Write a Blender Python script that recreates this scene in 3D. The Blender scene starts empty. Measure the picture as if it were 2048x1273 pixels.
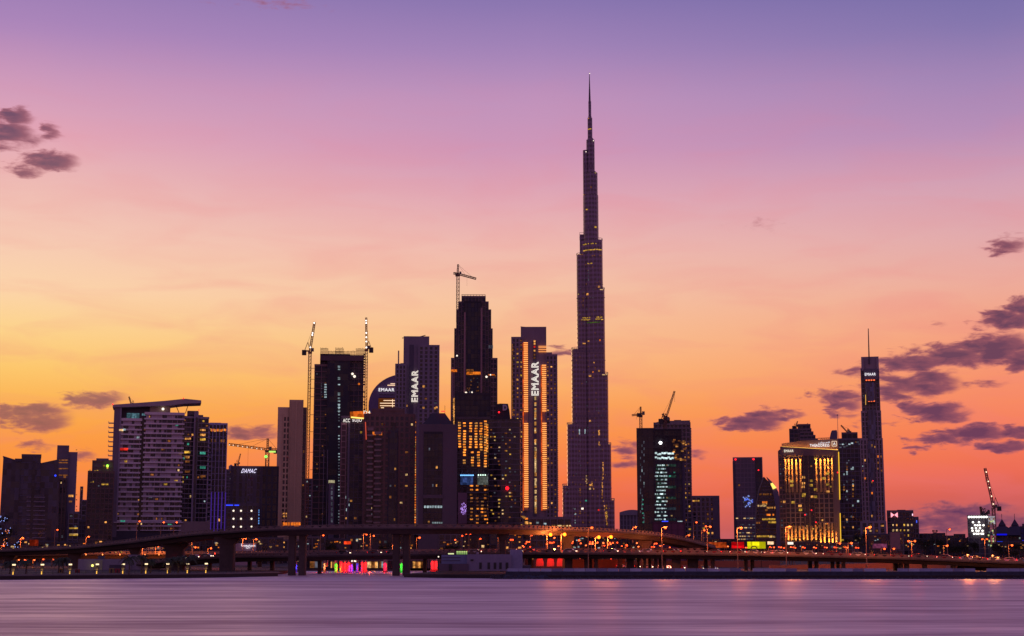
import bpy, math, random
from mathutils import Vector, Matrix
from mathutils.bvhtree import BVHTree
R = math.radians
scn = bpy.context.scene
col = scn.collection
random.seed(7)

# ------------------------------------------------------------------ camera
F, CX, CY = 3030.0, 1024.0, 636.5          # focal length and centre in photo pixels
HOR = 1100.0                               # horizon row of the photo
CAMZ = 8.0
PITCH = math.atan((HOR-CY)/F)
CP, SP = math.cos(PITCH), math.sin(PITCH)
cam_d = bpy.data.cameras.new('camera')
cam = bpy.data.objects.new('camera', cam_d); col.objects.link(cam)
cam.location = (0, 0, CAMZ); cam.rotation_euler = (math.pi/2+PITCH, 0, 0)
cam_d.sensor_width = 36; cam_d.lens = F/2048*36
cam_d.clip_start = 1; cam_d.clip_end = 90000
scn.camera = cam
def _zr(py, Y):
    t = (CY-py)/F
    return Y*(t*CP+SP)/(CP-t*SP)
def ZP(py, Y): return CAMZ+_zr(py, Y)
def XP(px, py, Y): return (px-CX)/F*(Y*CP+_zr(py, Y)*SP)
def azel(px, py):
    d = Vector((XP(px, py, 1000.), 1000., _zr(py, 1000.))).normalized()
    return math.degrees(math.atan2(d.x, d.y)), math.degrees(math.asin(d.z))

# ------------------------------------------------------------------ view, world, sun
scn.view_settings.view_transform = 'Standard'
scn.view_settings.look = 'None'
scn.view_settings.exposure = 0
scn.view_settings.gamma = 1
def lin(c):
    return tuple((v/255/12.92 if v/255 <= .04045 else ((v/255+.055)/1.055)**2.4) for v in c[:3])

class NT:
    def __init__(s, tree): s.t = tree; s.n = tree.nodes; s.l = tree.links
    def new(s, typ, **kw):
        n = s.n.new(typ)
        for k, v in kw.items():
            if k == 'inp':
                for kk, vv in v.items():
                    if isinstance(vv, bpy.types.NodeSocket): s.l.new(vv, n.inputs[kk])
                    else: n.inputs[kk].default_value = vv
            else: setattr(n, k, v)
        return n
    def math(s, op, a, b=None, c=None, clamp=False):
        n = s.n.new('ShaderNodeMath'); n.operation = op; n.use_clamp = clamp
        for i, v in enumerate((a, b, c)):
            if v is None: continue
            if isinstance(v, bpy.types.NodeSocket): s.l.new(v, n.inputs[i])
            else: n.inputs[i].default_value = v
        return n.outputs[0]
    def vmath(s, op, a, b=None):
        n = s.n.new('ShaderNodeVectorMath'); n.operation = op
        for i, v in enumerate((a, b)):
            if v is None: continue
            if isinstance(v, bpy.types.NodeSocket): s.l.new(v, n.inputs[i])
            else: n.inputs[i].default_value = v
        return n.outputs['Value'] if op in ('DOT_PRODUCT', 'LENGTH') else n.outputs[0]
    def mix(s, f, a, b, blend='MIX'):
        n = s.n.new('ShaderNodeMix'); n.data_type = 'RGBA'; n.blend_type = blend
        for i, v in ((0, f), (6, a), (7, b)):
            if isinstance(v, bpy.types.NodeSocket): s.l.new(v, n.inputs[i])
            else: n.inputs[i].default_value = (*v, 1) if isinstance(v, (tuple, list)) and len(v) == 3 else v
        return n.outputs[2]
    def maprange(s, v, a, b, c=0., d=1., smooth=False):
        n = s.n.new('ShaderNodeMapRange'); n.interpolation_type = 'SMOOTHSTEP' if smooth else 'LINEAR'
        s.l.new(v, n.inputs[0])
        for i, x in enumerate((a, b, c, d)): n.inputs[i+1].default_value = x
        return n.outputs[0]

world = bpy.data.worlds.new('World'); scn.world = world; world.use_nodes = True
W = NT(world.node_tree); W.n.clear()
wo = W.new('ShaderNodeOutputWorld'); wb = W.new('ShaderNodeBackground')
W.l.new(wb.outputs[0], wo.inputs[0])
tc = W.new('ShaderNodeTexCoord'); D = tc.outputs['Generated']
sx = W.new('ShaderNodeSeparateXYZ', inp={0: D})
az = W.math('MULTIPLY', W.math('ARCTAN2', sx.outputs[0], sx.outputs[1]), 57.29578)
el = W.math('MULTIPLY', W.math('ARCSINE', sx.outputs[2]), 57.29578)
def ramp(stops, top):
    r = W.n.new('ShaderNodeValToRGB'); cr = r.color_ramp
    pts = [(azel(CX, py)[1], c) for py, c in stops]+[(40, top[0]), (90, top[1])]
    pts.sort()
    f = lambda e: (e+2)/94
    pts = [(-1.9, tuple(v*.35 for v in pts[0][1]))]+[(max(-.4, pts[0][0]), pts[0][1])]+pts[1:]
    while len(cr.elements) > 1: cr.elements.remove(cr.elements[-1])
    for i, (e, c) in enumerate(pts):
        el_ = cr.elements[0] if i == 0 else cr.elements.new(f(e))
        el_.position = f(e); el_.color = (*lin(c), 1)
    W.l.new(W.math('DIVIDE', W.math('ADD', el, 2.), 94.), r.inputs[0])
    return r.outputs[0]
SKY_L = [(0, (152,124,180)), (100, (172,134,186)), (200, (204,153,187)), (300, (226,167,184)), (400, (238,186,180)),
         (500, (246,202,180)), (600, (252,212,170)), (680, (253,211,140)), (750, (253,200,110)), (820, (252,178,82)),
         (880, (252,158,68)), (950, (251,142,64)), (1060, (240,118,70)), (1100, (215,98,72))]
SKY_C = [(0, (138,118,176)), (100, (163,132,184)), (200, (192,147,188)), (300, (207,151,184)), (400, (226,168,180)),
         (500, (240,186,174)), (600, (247,195,160)), (680, (250,191,140)), (750, (252,182,115)), (820, (252,163,84)),
         (900, (251,141,70)), (980, (246,117,68)), (1050, (225,102,86)), (1100, (185,88,92))]
SKY_R = [(0, (116,108,168)), (100, (134,119,174)), (200, (163,134,182)), (300, (184,143,184)), (400, (212,161,180)),
         (500, (226,170,172)), (580, (236,172,158)), (650, (243,166,138)), (720, (247,156,120)), (800, (248,142,100)),
         (880, (246,124,88)), (950, (236,108,86)), (1000, (212,96,90)), (1050, (180,90,98)), (1100, (150,80,98))]
TOP = ((98,92,158), (66,66,128))
cl, cc, crr = ramp(SKY_L, TOP), ramp(SKY_C, TOP), ramp(SKY_R, TOP)
front = W.mix(W.maprange(az, -18., -1.), cl, cc)
front = W.mix(W.maprange(az, 1., 18.), front, crr)
# the side of the sky behind the camera: dusk without the glow
BACK = [(1100, (124,86,104)), (900, (164,112,130)), (600, (176,126,146)), (200, (150,116,154)), (0, (124,104,154))]
bk = ramp(BACK, TOP)
sky = W.mix(W.maprange(sx.outputs[1], .8, -.15, 0., 1., True), front, bk)
# clouds: soft ellipses in azimuth and elevation, broken up by noise
cv = W.new('ShaderNodeCombineXYZ', inp={0: az, 1: el}).outputs[0]
nz = W.new('ShaderNodeTexNoise', inp={'Vector': W.vmath('MULTIPLY', cv, (.8, 2.3, 1.)), 'Scale': 1.5, 'Detail': 9., 'Roughness': .54, 'Distortion': .25})
nz2 = W.new('ShaderNodeTexNoise', inp={'Vector': W.vmath('MULTIPLY', cv, (.35, 1.5, 1.)), 'Scale': .6, 'Detail': 6., 'Distortion': .6})
wv = W.vmath('ADD', cv, W.vmath('MULTIPLY', W.vmath('SUBTRACT', nz.outputs['Color'], (.5, .5, .5)), (1.5, .8, 0.)))
# px, py, rx, ry (photo pixels), strength
CLOUDS = [(10,268,52,26,1.1),(28,232,36,17,.95),(98,262,22,15,.8),(98,322,54,20,1.05),(58,336,34,16,.6),(60,275,30,12,.5),
  (70,835,66,26,.95),(5,824,34,14,.85),(185,799,62,15,.9),(75,893,36,8,.6),(165,912,26,12,.6),(500,868,62,15,.85),
  (1135,704,34,10,.9),(1255,896,36,14,.7),(1250,926,36,12,.7),(1395,911,18,8,.5),
  (1500,846,64,15,1),(1530,832,42,15,.9),(1575,832,36,9,.8),
  (1690,812,34,22,.8),(1655,796,32,11,.55),(1705,792,40,13,.8),(1800,778,70,22,1),(1860,768,56,24,1),(1790,730,60,20,1),
  (1850,722,70,20,1),(1915,712,70,22,1.1),(1985,700,70,30,1.2),(2040,715,55,26,1.1),(2020,640,62,20,1.1),(2048,622,46,28,1.1),
  (1870,826,62,20,1.1),(1835,818,42,14,.9),(1900,832,42,12,.8),(1880,880,62,12,.95),(1950,868,66,16,1.1),(2030,864,50,13,1.),
  (2010,894,52,11,1.),(1840,898,20,5,.6),(2015,490,38,17,.75),(1870,650,20,7,.3),(1530,450,40,7,.12),
  (500,4,110,7,.15),(1765,735,40,9,.7),(1725,745,40,8,.5),(1640,788,26,7,.5),(1960,770,50,6,.35),(1760,845,40,5,.3),(700,975,60,10,.3),(1935,1022,90,18,.9),(1880,1045,90,22,.8),(1985,1040,70,22,.8),(2040,1060,70,22,.8)]
acc = None
kdeg = 57.29578/F
for (px, py, rx, ry, s) in CLOUDS:
    a, e = azel(px, py)
    q = W.vmath('MULTIPLY', W.vmath('SUBTRACT', wv, (a, e, 0)), (1/(rx*kdeg*1.05), 1/(ry*kdeg*1.1), 0))
    d = W.math('MULTIPLY', W.math('SUBTRACT', 1.25, W.vmath('DOT_PRODUCT', q, q)), s)
    acc = d if acc is None else W.math('SMOOTH_MAX', acc, d, .3)
dens = W.math('ADD', acc, W.math('MULTIPLY', W.math('SUBTRACT', nz.outputs['Fac'], .5), 2.7))
cm = W.maprange(dens, -.15, .95, 0., 1., True)
veil = W.math('MULTIPLY', W.maprange(nz2.outputs['Fac'], .43, .74, 0., .3), W.maprange(el, 19., 8.))
cloudcol = W.mix(W.maprange(el, 2., 14.), lin((88,54,92)), lin((84,52,82)))
skyc = W.mix(veil, sky, lin((235,120,130)))
edge = W.mix(W.math('MULTIPLY', W.maprange(dens, .2, 1.5, 0., 1.), 1.), lin((170,92,104)), cloudcol)
skyc = W.mix(W.math('MULTIPLY', cm, W.math('MAXIMUM', W.maprange(az, -14., 6., .76, .92), W.maprange(el, 8., 13., 0., .85))), skyc, edge)
W.l.new(skyc, wb.inputs[0]); wb.inputs[1].default_value = 1.0

sun_d = bpy.data.lights.new('sun', 'SUN'); sun_d.energy = .15; sun_d.angle = R(12); sun_d.color = (1, .55, .3)
sun = bpy.data.objects.new('sun', sun_d); col.objects.link(sun)
sun.rotation_euler = (R(87), 0, R(180+14))       # just at the horizon, behind the city on the left

# ------------------------------------------------------------------ tagging and mesh helpers
G0 = 1.0   # ground height
def tag(o, label=None, cat=None, group=None, kind=None):
    if label: o['label'] = label
    if cat: o['category'] = cat
    if group: o['group'] = group
    if kind: o['kind'] = kind
    return o
def empty(name, loc, label, cat, group=None, rz=0):
    o = bpy.data.objects.new(name, None); col.objects.link(o)
    o.location = loc; o.rotation_euler = (0, 0, rz); o.empty_display_size = .1
    return tag(o, label, cat, group)
class MB:
    def __init__(s): s.v = []; s.f = []; s.m = []; s.T = None; s.mi = 0
    def add(s, vs, fs, mi=None):
        b = len(s.v)
        if s.T is not None: vs = [tuple(s.T @ Vector(v)) for v in vs]
        s.v += vs; s.f += [tuple(b+i for i in f) for f in fs]
        s.m += [s.mi if mi is None else mi]*len(fs)
    def box(s, x0, x1, y0, y1, z0, z1, mi=None):
        s.add([(x0,y0,z0),(x1,y0,z0),(x1,y1,z0),(x0,y1,z0),(x0,y0,z1),(x1,y0,z1),(x1,y1,z1),(x0,y1,z1)],
              [(0,3,2,1),(4,5,6,7),(0,1,5,4),(1,2,6,5),(2,3,7,6),(3,0,4,7)], mi)
    def prism(s, pts, z0, z1, mi=None, top=None):           # polygon in plan, raised
        n = len(pts); top = top or pts
        s.add([(x,y,z0) for x,y in pts]+[(x,y,z1) for x,y in top],
              [tuple(range(n))[::-1], tuple(range(n,2*n))]+[(i,(i+1)%n,n+(i+1)%n,n+i) for i in range(n)], mi)
    def plate(s, pts, y0, y1, mi=None):                     # polygon in elevation (x,z), given depth
        n = len(pts)
        s.add([(x,y0,z) for x,z in pts]+[(x,y1,z) for x,z in pts],
              [tuple(range(n)), tuple(range(n,2*n))[::-1]]+[(i,n+i,n+(i+1)%n,(i+1)%n) for i in range(n)], mi)
    def beam(s, p, q, w, mi=None, w2=None):
        p, q = Vector(p), Vector(q); d = (q-p)
        if d.length < 1e-6: return
        d.normalize(); u = d.cross(Vector((0,0,1)))
        if u.length < .05: u = Vector((1,0,0))
        u.normalize(); v = d.cross(u).normalized(); a = w/2; b = (w2 or w)/2
        vs = [tuple(p+u*i*a+v*j*a) for i,j in ((-1,-1),(1,-1),(1,1),(-1,1))]+[tuple(q+u*i*b+v*j*b) for i,j in ((-1,-1),(1,-1),(1,1),(-1,1))]
        s.add(vs, [(0,1,2,3),(7,6,5,4),(0,4,5,1),(1,5,6,2),(2,6,7,3),(3,7,4,0)], mi)
    def cyl(s, x, y, z0, z1, r0, r1=None, n=12, mi=None):
        r1 = r0 if r1 is None else r1
        c = lambda r: [(x+r*math.cos(2*math.pi*i/n), y+r*math.sin(2*math.pi*i/n)) for i in range(n)]
        s.prism(c(r0), z0, z1, mi, c(r1))
    def ball(s, x, y, z, r, mi=None, n=8):
        vs = [(x,y,z+r)]; m = 5
        for i in range(1, m):
            a = math.pi*i/m
            vs += [(x+r*math.sin(a)*math.cos(2*math.pi*j/n), y+r*math.sin(a)*math.sin(2*math.pi*j/n), z+r*math.cos(a)) for j in range(n)]
        vs.append((x,y,z-r)); L = len(vs)-1
        fs = [(0,1+j,1+(j+1)%n) for j in range(n)]
        for i in range(m-2):
            b = 1+i*n
            fs += [(b+j,b+n+j,b+n+(j+1)%n,b+(j+1)%n) for j in range(n)]
        b = 1+(m-2)*n
        fs += [(L,b+(j+1)%n,b+j) for j in range(n)]
        s.add(vs, fs, mi)
    def mesh(s, name, mats):
        me = bpy.data.meshes.new(name); me.from_pydata(s.v, [], s.f); me.update()
        for m in (mats if isinstance(mats, (list, tuple)) else [mats]): me.materials.append(m)
        me.polygons.foreach_set('material_index', s.m)
        return me
    def build(s, name, mats, parent=None, loc=None):
        o = bpy.data.objects.new(name, s.mesh(name, mats)); col.objects.link(o)
        if parent: o.parent = parent
        if loc: o.location = loc
        return o
def kids(o): return [c for c in o.children]
def copy_tree(o, parent=None):
    c = o.copy(); col.objects.link(c); c.parent = parent
    for ch in kids(o): copy_tree(ch, c)
    return c

# ------------------------------------------------------------------ materials
_mc = {}
def mat(name):
    m = bpy.data.materials.new(name); m.use_nodes = True; t = NT(m.node_tree); t.n.clear()
    out = t.new('ShaderNodeOutputMaterial'); return m, t, out
def wall(c, rough=.75, var=.22, sc=.09, metal=0.):
    k = ('w', c, rough, var, sc, metal)
    if k in _mc: return _mc[k]
    m, t, out = mat('wall'); b = t.new('ShaderNodeBsdfPrincipled'); t.l.new(b.outputs[0], out.inputs[0])
    o = t.new('ShaderNodeTexCoord').outputs['Object']
    n1 = t.new('ShaderNodeTexNoise', inp={'Vector': t.vmath('MULTIPLY', o, (1,1,.22)), 'Scale': sc, 'Detail': 6., 'Roughness': .65})
    n2 = t.new('ShaderNodeTexNoise', inp={'Vector': o, 'Scale': 1.3, 'Detail': 3.})
    f = t.math('ADD', t.math('MULTIPLY', n1.outputs['Fac'], .7), t.math('MULTIPLY', n2.outputs['Fac'], .3))
    cc_ = t.mix(t.maprange(f, .3, .7), tuple(v*(1-var) for v in c), tuple(min(1, v*(1+var)) for v in c))
    t.l.new(cc_, b.inputs['Base Color']); b.inputs['Roughness'].default_value = rough; b.inputs['Metallic'].default_value = metal
    _mc[k] = m; return m
def glass(c=(.03,.03,.045), bw=3., fh=3.4, rough=.16, metal=0.):
    k = ('g', c, bw, fh, rough, metal)
    if k in _mc: return _mc[k]
    m, t, out = mat('glass'); b = t.new('ShaderNodeBsdfPrincipled'); t.l.new(b.outputs[0], out.inputs[0])
    o = t.new('ShaderNodeTexCoord').outputs['Object']
    q = t.vmath('FLOOR', t.vmath('ADD', t.vmath('DIVIDE', o, (bw, bw*2, fh)), (.03,.5,.02)))
    wn = t.new('ShaderNodeTexWhiteNoise', noise_dimensions='3D', inp={'Vector': q})
    ra = wn.outputs['Value']
    cc_ = t.mix(t.math('POWER', ra, 2.), tuple(v*.6 for v in c), tuple(v*2. for v in c))
    t.l.new(cc_, b.inputs['Base Color'])
    t.l.new(t.maprange(ra, 0, 1, rough*.5, rough*2.2), b.inputs['Roughness'])
    b.inputs['Metallic'].default_value = metal
    nm = t.new('ShaderNodeNewGeometry').outputs['Normal']
    jit = t.vmath('MULTIPLY', t.vmath('SUBTRACT', wn.outputs['Color'], (.5,.5,.5)), (.05,.05,.05))
    t.l.new(t.vmath('NORMALIZE', t.vmath('ADD', nm, jit)), b.inputs['Normal'])
    _mc[k] = m; return m
def emit(c, s=1., sample=False, nz=0.):
    k = ('e', c, s, sample, nz)
    if k in _mc: return _mc[k]
    m, t, out = mat('lit'); e = t.new('ShaderNodeEmission'); t.l.new(e.outputs[0], out.inputs[0])
    e.inputs[0].default_value = (*lin(c), 1); e.inputs[1].default_value = s
    if nz:      # curtains and furniture break up a lit window
        o = t.new('ShaderNodeNewGeometry').outputs['Position']
        n = t.new('ShaderNodeTexNoise', inp={'Vector': o, 'Scale': .9, 'Detail': 2.})
        wn_ = t.new('ShaderNodeTexWhiteNoise', noise_dimensions='3D', inp={'Vector': t.vmath('FLOOR', t.vmath('MULTIPLY', o, (.37,.1,.31)))})
        t.l.new(t.math('MULTIPLY', t.maprange(n.outputs['Fac'], .3, .7, s*(1-nz), s*(1+nz)), t.maprange(wn_.outputs['Value'], 0, 1, .45, 1.5)), e.inputs[1])
    m.cycles.emission_sampling = 'AUTO' if sample else 'NONE'
    _mc[k] = m; return m
def shiny(c, rough=.3, metal=0.):
    k = ('s', c, rough, metal)
    if k in _mc: return _mc[k]
    m, t, out = mat('paint'); b = t.new('ShaderNodeBsdfPrincipled'); t.l.new(b.outputs[0], out.inputs[0])
    b.inputs['Base Color'].default_value = (*c, 1); b.inputs['Roughness'].default_value = rough; b.inputs['Metallic'].default_value = metal
    _mc[k] = m; return m
WARM = emit((255,172,88), .62, nz=.7); PALE = emit((255,206,140), .55, nz=.7); COOL = emit((190,212,220), .5, nz=.6)
TEAL = emit((80,190,165), .5, nz=.5); AMBER = emit((255,128,40), .75, nz=.5); DIM = emit((200,120,62), .3, nz=.7)
DIMC = emit((130,130,150), .26, nz=.7); YEL = emit((235,180,70), .6, nz=.6); REDW = emit((230,45,36), .7, nz=.4)
WHITE = emit((255,250,245), 2.2); WHITEW = emit((255,236,214), 1.5); GOLD = emit((255,190,80), 1.6); SODIUM = emit((255,150,60), 5.)
REDL = emit((255,30,40), 3.); BLUEL = emit((50,70,255), 1.6); TAIL = emit((255,20,14), 5.); HEAD = emit((255,225,190), 5.)
GREENL = emit((120,255,90), 2.)
P_RES = [(WARM, 4), (PALE, 2), (DIM, 6), (DIMC, 3), (COOL, 1), (YEL, 1)]
P_OFF = [(COOL, 3), (PALE, 3), (DIMC, 4), (WARM, 1)]
P_CON = [(COOL, 4), (WHITEW, 1), (DIMC, 4), (PALE, 2)]
P_ORG = [(WARM, 3), (AMBER, 2), (DIM, 1)]
CONC = wall((.30,.26,.27)); STEEL = wall((.10,.07,.07), .6); DARKST = wall((.03,.022,.025), .6)

# ------------------------------------------------------------------ text
def text_mesh(txt, h, outline=0., ext=.25, w=None):
    cu = bpy.data.curves.new('sign', 'FONT'); cu.body = txt; cu.size = 1; cu.align_x = 'LEFT'; cu.space_character = 1.12 if txt.isascii() else 1.
    if outline: cu.fill_mode = 'NONE'; cu.bevel_depth = outline/h*.72; cu.bevel_resolution = 1
    else: cu.extrude = ext/h*.5
    o = bpy.data.objects.new('sign', cu); col.objects.link(o)
    dg = bpy.context.evaluated_depsgraph_get(); dg.update()
    me = bpy.data.meshes.new_from_object(o.evaluated_get(dg)); bpy.data.objects.remove(o); bpy.data.curves.remove(cu)
    xs = [v.co.x for v in me.vertices]; ys = [v.co.y for v in me.vertices]
    x0, x1, y0, y1 = min(xs), max(xs), min(ys), max(ys)
    sy = h/(y1-y0); sxx = (w/(x1-x0)) if w else sy
    for v in me.vertices:
        v.co = ((v.co.x-(x0+x1)/2)*sxx, -v.co.z*sy-.0, (v.co.y-(y0+y1)/2)*sy)
    return me
def sign(parent, txt, x, y, z, h, w, m, outline=0., vert=False, name='sign', rz=0):
    me = text_mesh(txt, h, outline, w=w); me.materials.clear(); me.materials.append(m)
    for p in me.polygons: p.material_index = 0
    o = bpy.data.objects.new(name, me); col.objects.link(o); o.parent = parent; o.location = (x, y, z)
    o.rotation_euler = (0, R(-90) if vert else 0, rz)
    return o

# ------------------------------------------------------------------ building class
PANE = None
def pane_mesh(m):
    k = ('pane', m.name)
    if k not in _mc:
        b = MB(); b.box(-.5,.5,-.5,.5,-.5,.5); _mc[k] = b.mesh('pane', m)
    return _mc[k]
def pick(pal):
    t = random.uniform(0, sum(w for _, w in pal))
    for m, w in pal:
        t -= w
        if t <= 0: return m
    return pal[-1][0]
class Bld:
    def __init__(s, name, label, px, Y, py=1060, cat='building', group=None, zb=G0, face=True):
        s.Y = Y; s.xr = XP(px, py, Y); s.zb = zb
        s.a = math.atan2(s.xr, Y) if face and cat not in ('wall', 'fence') else 0.; s.ca = math.cos(s.a)
        s.root = empty(name, (s.xr, Y, zb), label, cat, group, rz=-s.a)
        s.lit = []
    def x(s, px, py, dy=0): return (XP(px, py, s.Y+dy)-XP(CX+F*s.xr/(s.Y*CP), HOR, s.Y+dy)*1. if s.a else XP(px, py, s.Y+dy)-s.xr)*s.ca
    def z(s, py, dy=0): return ZP(py, s.Y+dy)-s.zb
    def facade(s, pl, pr, pt, dy=0., D=25., fh=3.4, bw=3.2, wm=CONC, gm=None, st=.7, so=.3, pw=.5, po=.45,
               z0=0., lit=0., pal=P_RES, ref=None, name='facade', rz=0., par=1.2, pb=None, litf=None, sides=True, wsz=(.5,.4), infill=0.):
        """box pl..pr wide (photo px at row ref), top at row pt: glass core, floor slabs, piers; returns extents"""
        ref = pt if ref is None else ref
        x0, x1, z1 = s.x(pl, ref, dy), s.x(pr, ref, dy), s.z(pt, dy)
        if pb is not None: z0 = s.z(pb, dy)
        gm = gm or glass(bw=bw, fh=fh)
        b = MB()
        if rz: b.T = Matrix.Translation((x0, dy, 0)) @ Matrix.Rotation(rz, 4, 'Z') @ Matrix.Translation((-x0, -dy, 0))
        b.box(x0, x1, dy, dy+D, z0, z1, 1)
        n = max(1, round((z1-z0)/fh)); f = (z1-z0)/n
        if st:
            for i in range(n+1):
                z = z0+i*f
                b.box(x0-so, x1+so, dy-so, dy+D+so, z-st/2 if i else z, z+(st/2 if i < n else par), 0)
        nb = max(1, round((x1-x0)/bw)); w = (x1-x0)/nb
        zt = z1+par*.97
        if pw:
            for i in range(nb+1):
                x = x0+i*w
                b.box(x-pw/2, x+pw/2, dy-po, dy+.02, z0+.01, zt, 0)
            if sides:
                ns = max(1, round(D/bw)); ws = D/ns
                for i in range(ns+1):
                    y = dy+i*ws
                    b.box(x0-po, x0+.02, y-pw/2+.05, y+pw/2, z0+.02, zt-.01, 0); b.box(x1-.02, x1+po, y-pw/2+.05, y+pw/2, z0+.02, zt-.01, 0)
        if infill:
            for i in range(n):
                for j in range(nb):
                    if random.random() < (infill*2 if j in (0, 1, 2, nb-2) else infill):
                        b.box(x0+(j+.02)*w, x0+(j+random.choice((.5,.98)))*w, dy-.12, dy+.05, z0+i*f+.4, z0+(i+1)*f-.4, 2)
        o = b.build(name, [wm, gm, wall((.46,.36,.42))] if infill else [wm, gm], s.root)
        T = b.T
        for i in range(n):
            for j in range(nb):
                p = litf(j/nb, i/n) if litf else lit
                if p and random.random() < p:
                    c = Vector((x0+(j+.5)*w, dy-.06, z0+(i+.45)*f))
                    s.lit.append((tuple(T @ c) if T else tuple(c), (w*wsz[0]*random.uniform(.6, 1.1), .1, f*wsz[1]*random.uniform(.7,1.1)), pick(pal), rz))
        return x0, x1, z0, z1, f, w
    def slab(s, pl, pr, pt, pb=None, dy=0, D=10., m=CONC, name='wall', ref=None, zt=None):
        ref = pt if ref is None else ref
        b = MB(); b.box(s.x(pl, ref, dy), s.x(pr, ref, dy), dy, dy+D, 0 if pb is None else s.z(pb, dy), s.z(pt, dy)); return b.build(name, m, s.root)
    def plate(s, pts, dy=0, D=5., m=CONC, name='wall'):
        b = MB(); b.plate([(s.x(x, y, dy), s.z(y, dy)) for x, y in pts], dy, dy+D); return b.build(name, m, s.root)
    def strip(s, x0, y0, x1, y1, dy=-.6, m=GOLD, t=.35, name='light_strip'):
        b = MB(); b.beam((s.x(x0, y0, dy), dy, s.z(y0, dy)), (s.x(x1, y1, dy), dy, s.z(y1, dy)), t); return b.build(name, m, s.root)
    def win(s, px, py, w=1.6, h=1.5, m=WARM, dy=-.1, name='lit_window'):
        s.lit.append(((s.x(px, py, dy), dy, s.z(py, dy)), (w, .12, h), m, 0))
    def dot(s, px, py, r=.5, m=REDL, dy=-.6, name='beacon_light'):
        b = MB(); b.ball(0, 0, 0, r); return b.build(name, m, s.root, (s.x(px, py, dy), dy, s.z(py, dy)))
    def done(s, cap=100):
        L = s.lit; L.sort(key=lambda q: -q[1][0]*q[1][2])
        for (c, sz, m, rz) in L[:cap]:
            o = bpy.data.objects.new('lit_window', pane_mesh(m)); col.objects.link(o); o.parent = s.root
            o.location = c; o.scale = sz; o.rotation_euler = (0, 0, rz)
        if L[cap:]:
            mats = []; b = MB()
            for (c, sz, m, rz) in L[cap:]:
                if m not in mats: mats.append(m)
                x, y, z = c; w, d, h = sz
                b.box(x-w/2, x+w/2, y-d/2, y+d/2, z-h/2, z+h/2, mats.index(m))
            tag(b.build('lit_window', mats, s.root), kind='stuff', label='many more small lit windows')
        return s.root
# ------------------------------------------------------------------ setting: water, ground, banks
def struct(name, b, m): return tag(b.build(name, m), kind='structure')
m_, t, out = mat('water'); WATER = m_
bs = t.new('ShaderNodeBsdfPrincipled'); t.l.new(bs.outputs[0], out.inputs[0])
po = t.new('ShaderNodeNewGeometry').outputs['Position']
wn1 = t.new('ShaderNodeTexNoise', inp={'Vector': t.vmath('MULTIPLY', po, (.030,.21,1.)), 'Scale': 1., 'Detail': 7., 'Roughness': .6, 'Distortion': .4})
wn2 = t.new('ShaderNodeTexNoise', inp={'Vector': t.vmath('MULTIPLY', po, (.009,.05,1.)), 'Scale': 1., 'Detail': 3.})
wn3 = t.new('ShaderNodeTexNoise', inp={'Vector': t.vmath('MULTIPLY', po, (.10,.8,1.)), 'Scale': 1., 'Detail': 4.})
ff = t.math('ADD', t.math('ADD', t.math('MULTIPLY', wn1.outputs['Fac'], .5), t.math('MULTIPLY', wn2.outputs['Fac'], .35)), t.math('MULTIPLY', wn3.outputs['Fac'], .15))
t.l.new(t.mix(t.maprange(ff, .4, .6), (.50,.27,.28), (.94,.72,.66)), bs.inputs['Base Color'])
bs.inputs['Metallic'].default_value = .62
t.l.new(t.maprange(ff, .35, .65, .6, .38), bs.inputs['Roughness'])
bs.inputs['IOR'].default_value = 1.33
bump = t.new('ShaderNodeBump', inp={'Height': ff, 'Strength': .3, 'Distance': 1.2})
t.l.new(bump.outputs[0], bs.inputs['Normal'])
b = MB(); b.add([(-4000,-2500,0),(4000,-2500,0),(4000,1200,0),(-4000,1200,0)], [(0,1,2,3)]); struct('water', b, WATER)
GROUND = wall((.04,.028,.026), .95, .35, .02)
def shore(px, py, z=0.): return (XP(px, py, (CAMZ-z)*F/(py-HOR)*1.0), (CAMZ-z)*F/(py-HOR))
YC0, YC1 = 425., 600.
lx = [(-2500,400), (-300,412)]+[shore(p, q) for p, q in ((-20,1159),(150,1157),(330,1155.5),(450,1154),(556,1151.5))]
xl = lx[-1][0]
xr_ = XP(802, 1154, 440)
rx = [(xr_, 452), (xr_+12, 440), (xr_+40, 430), (XP(1100,1156,426), 426), (2500, 424)]
GZ = G0
ln = [(xl-4, lx[-1][1]+12), (xl-8, YC1), (xr_+20, YC1)]
outline = lx+ln+rx+[(60000, 70000), (-60000, 70000)]
b = MB(); b.prism([p for p in outline], -1.5, GZ)
gr = struct('ground', b, GROUND)
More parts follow.
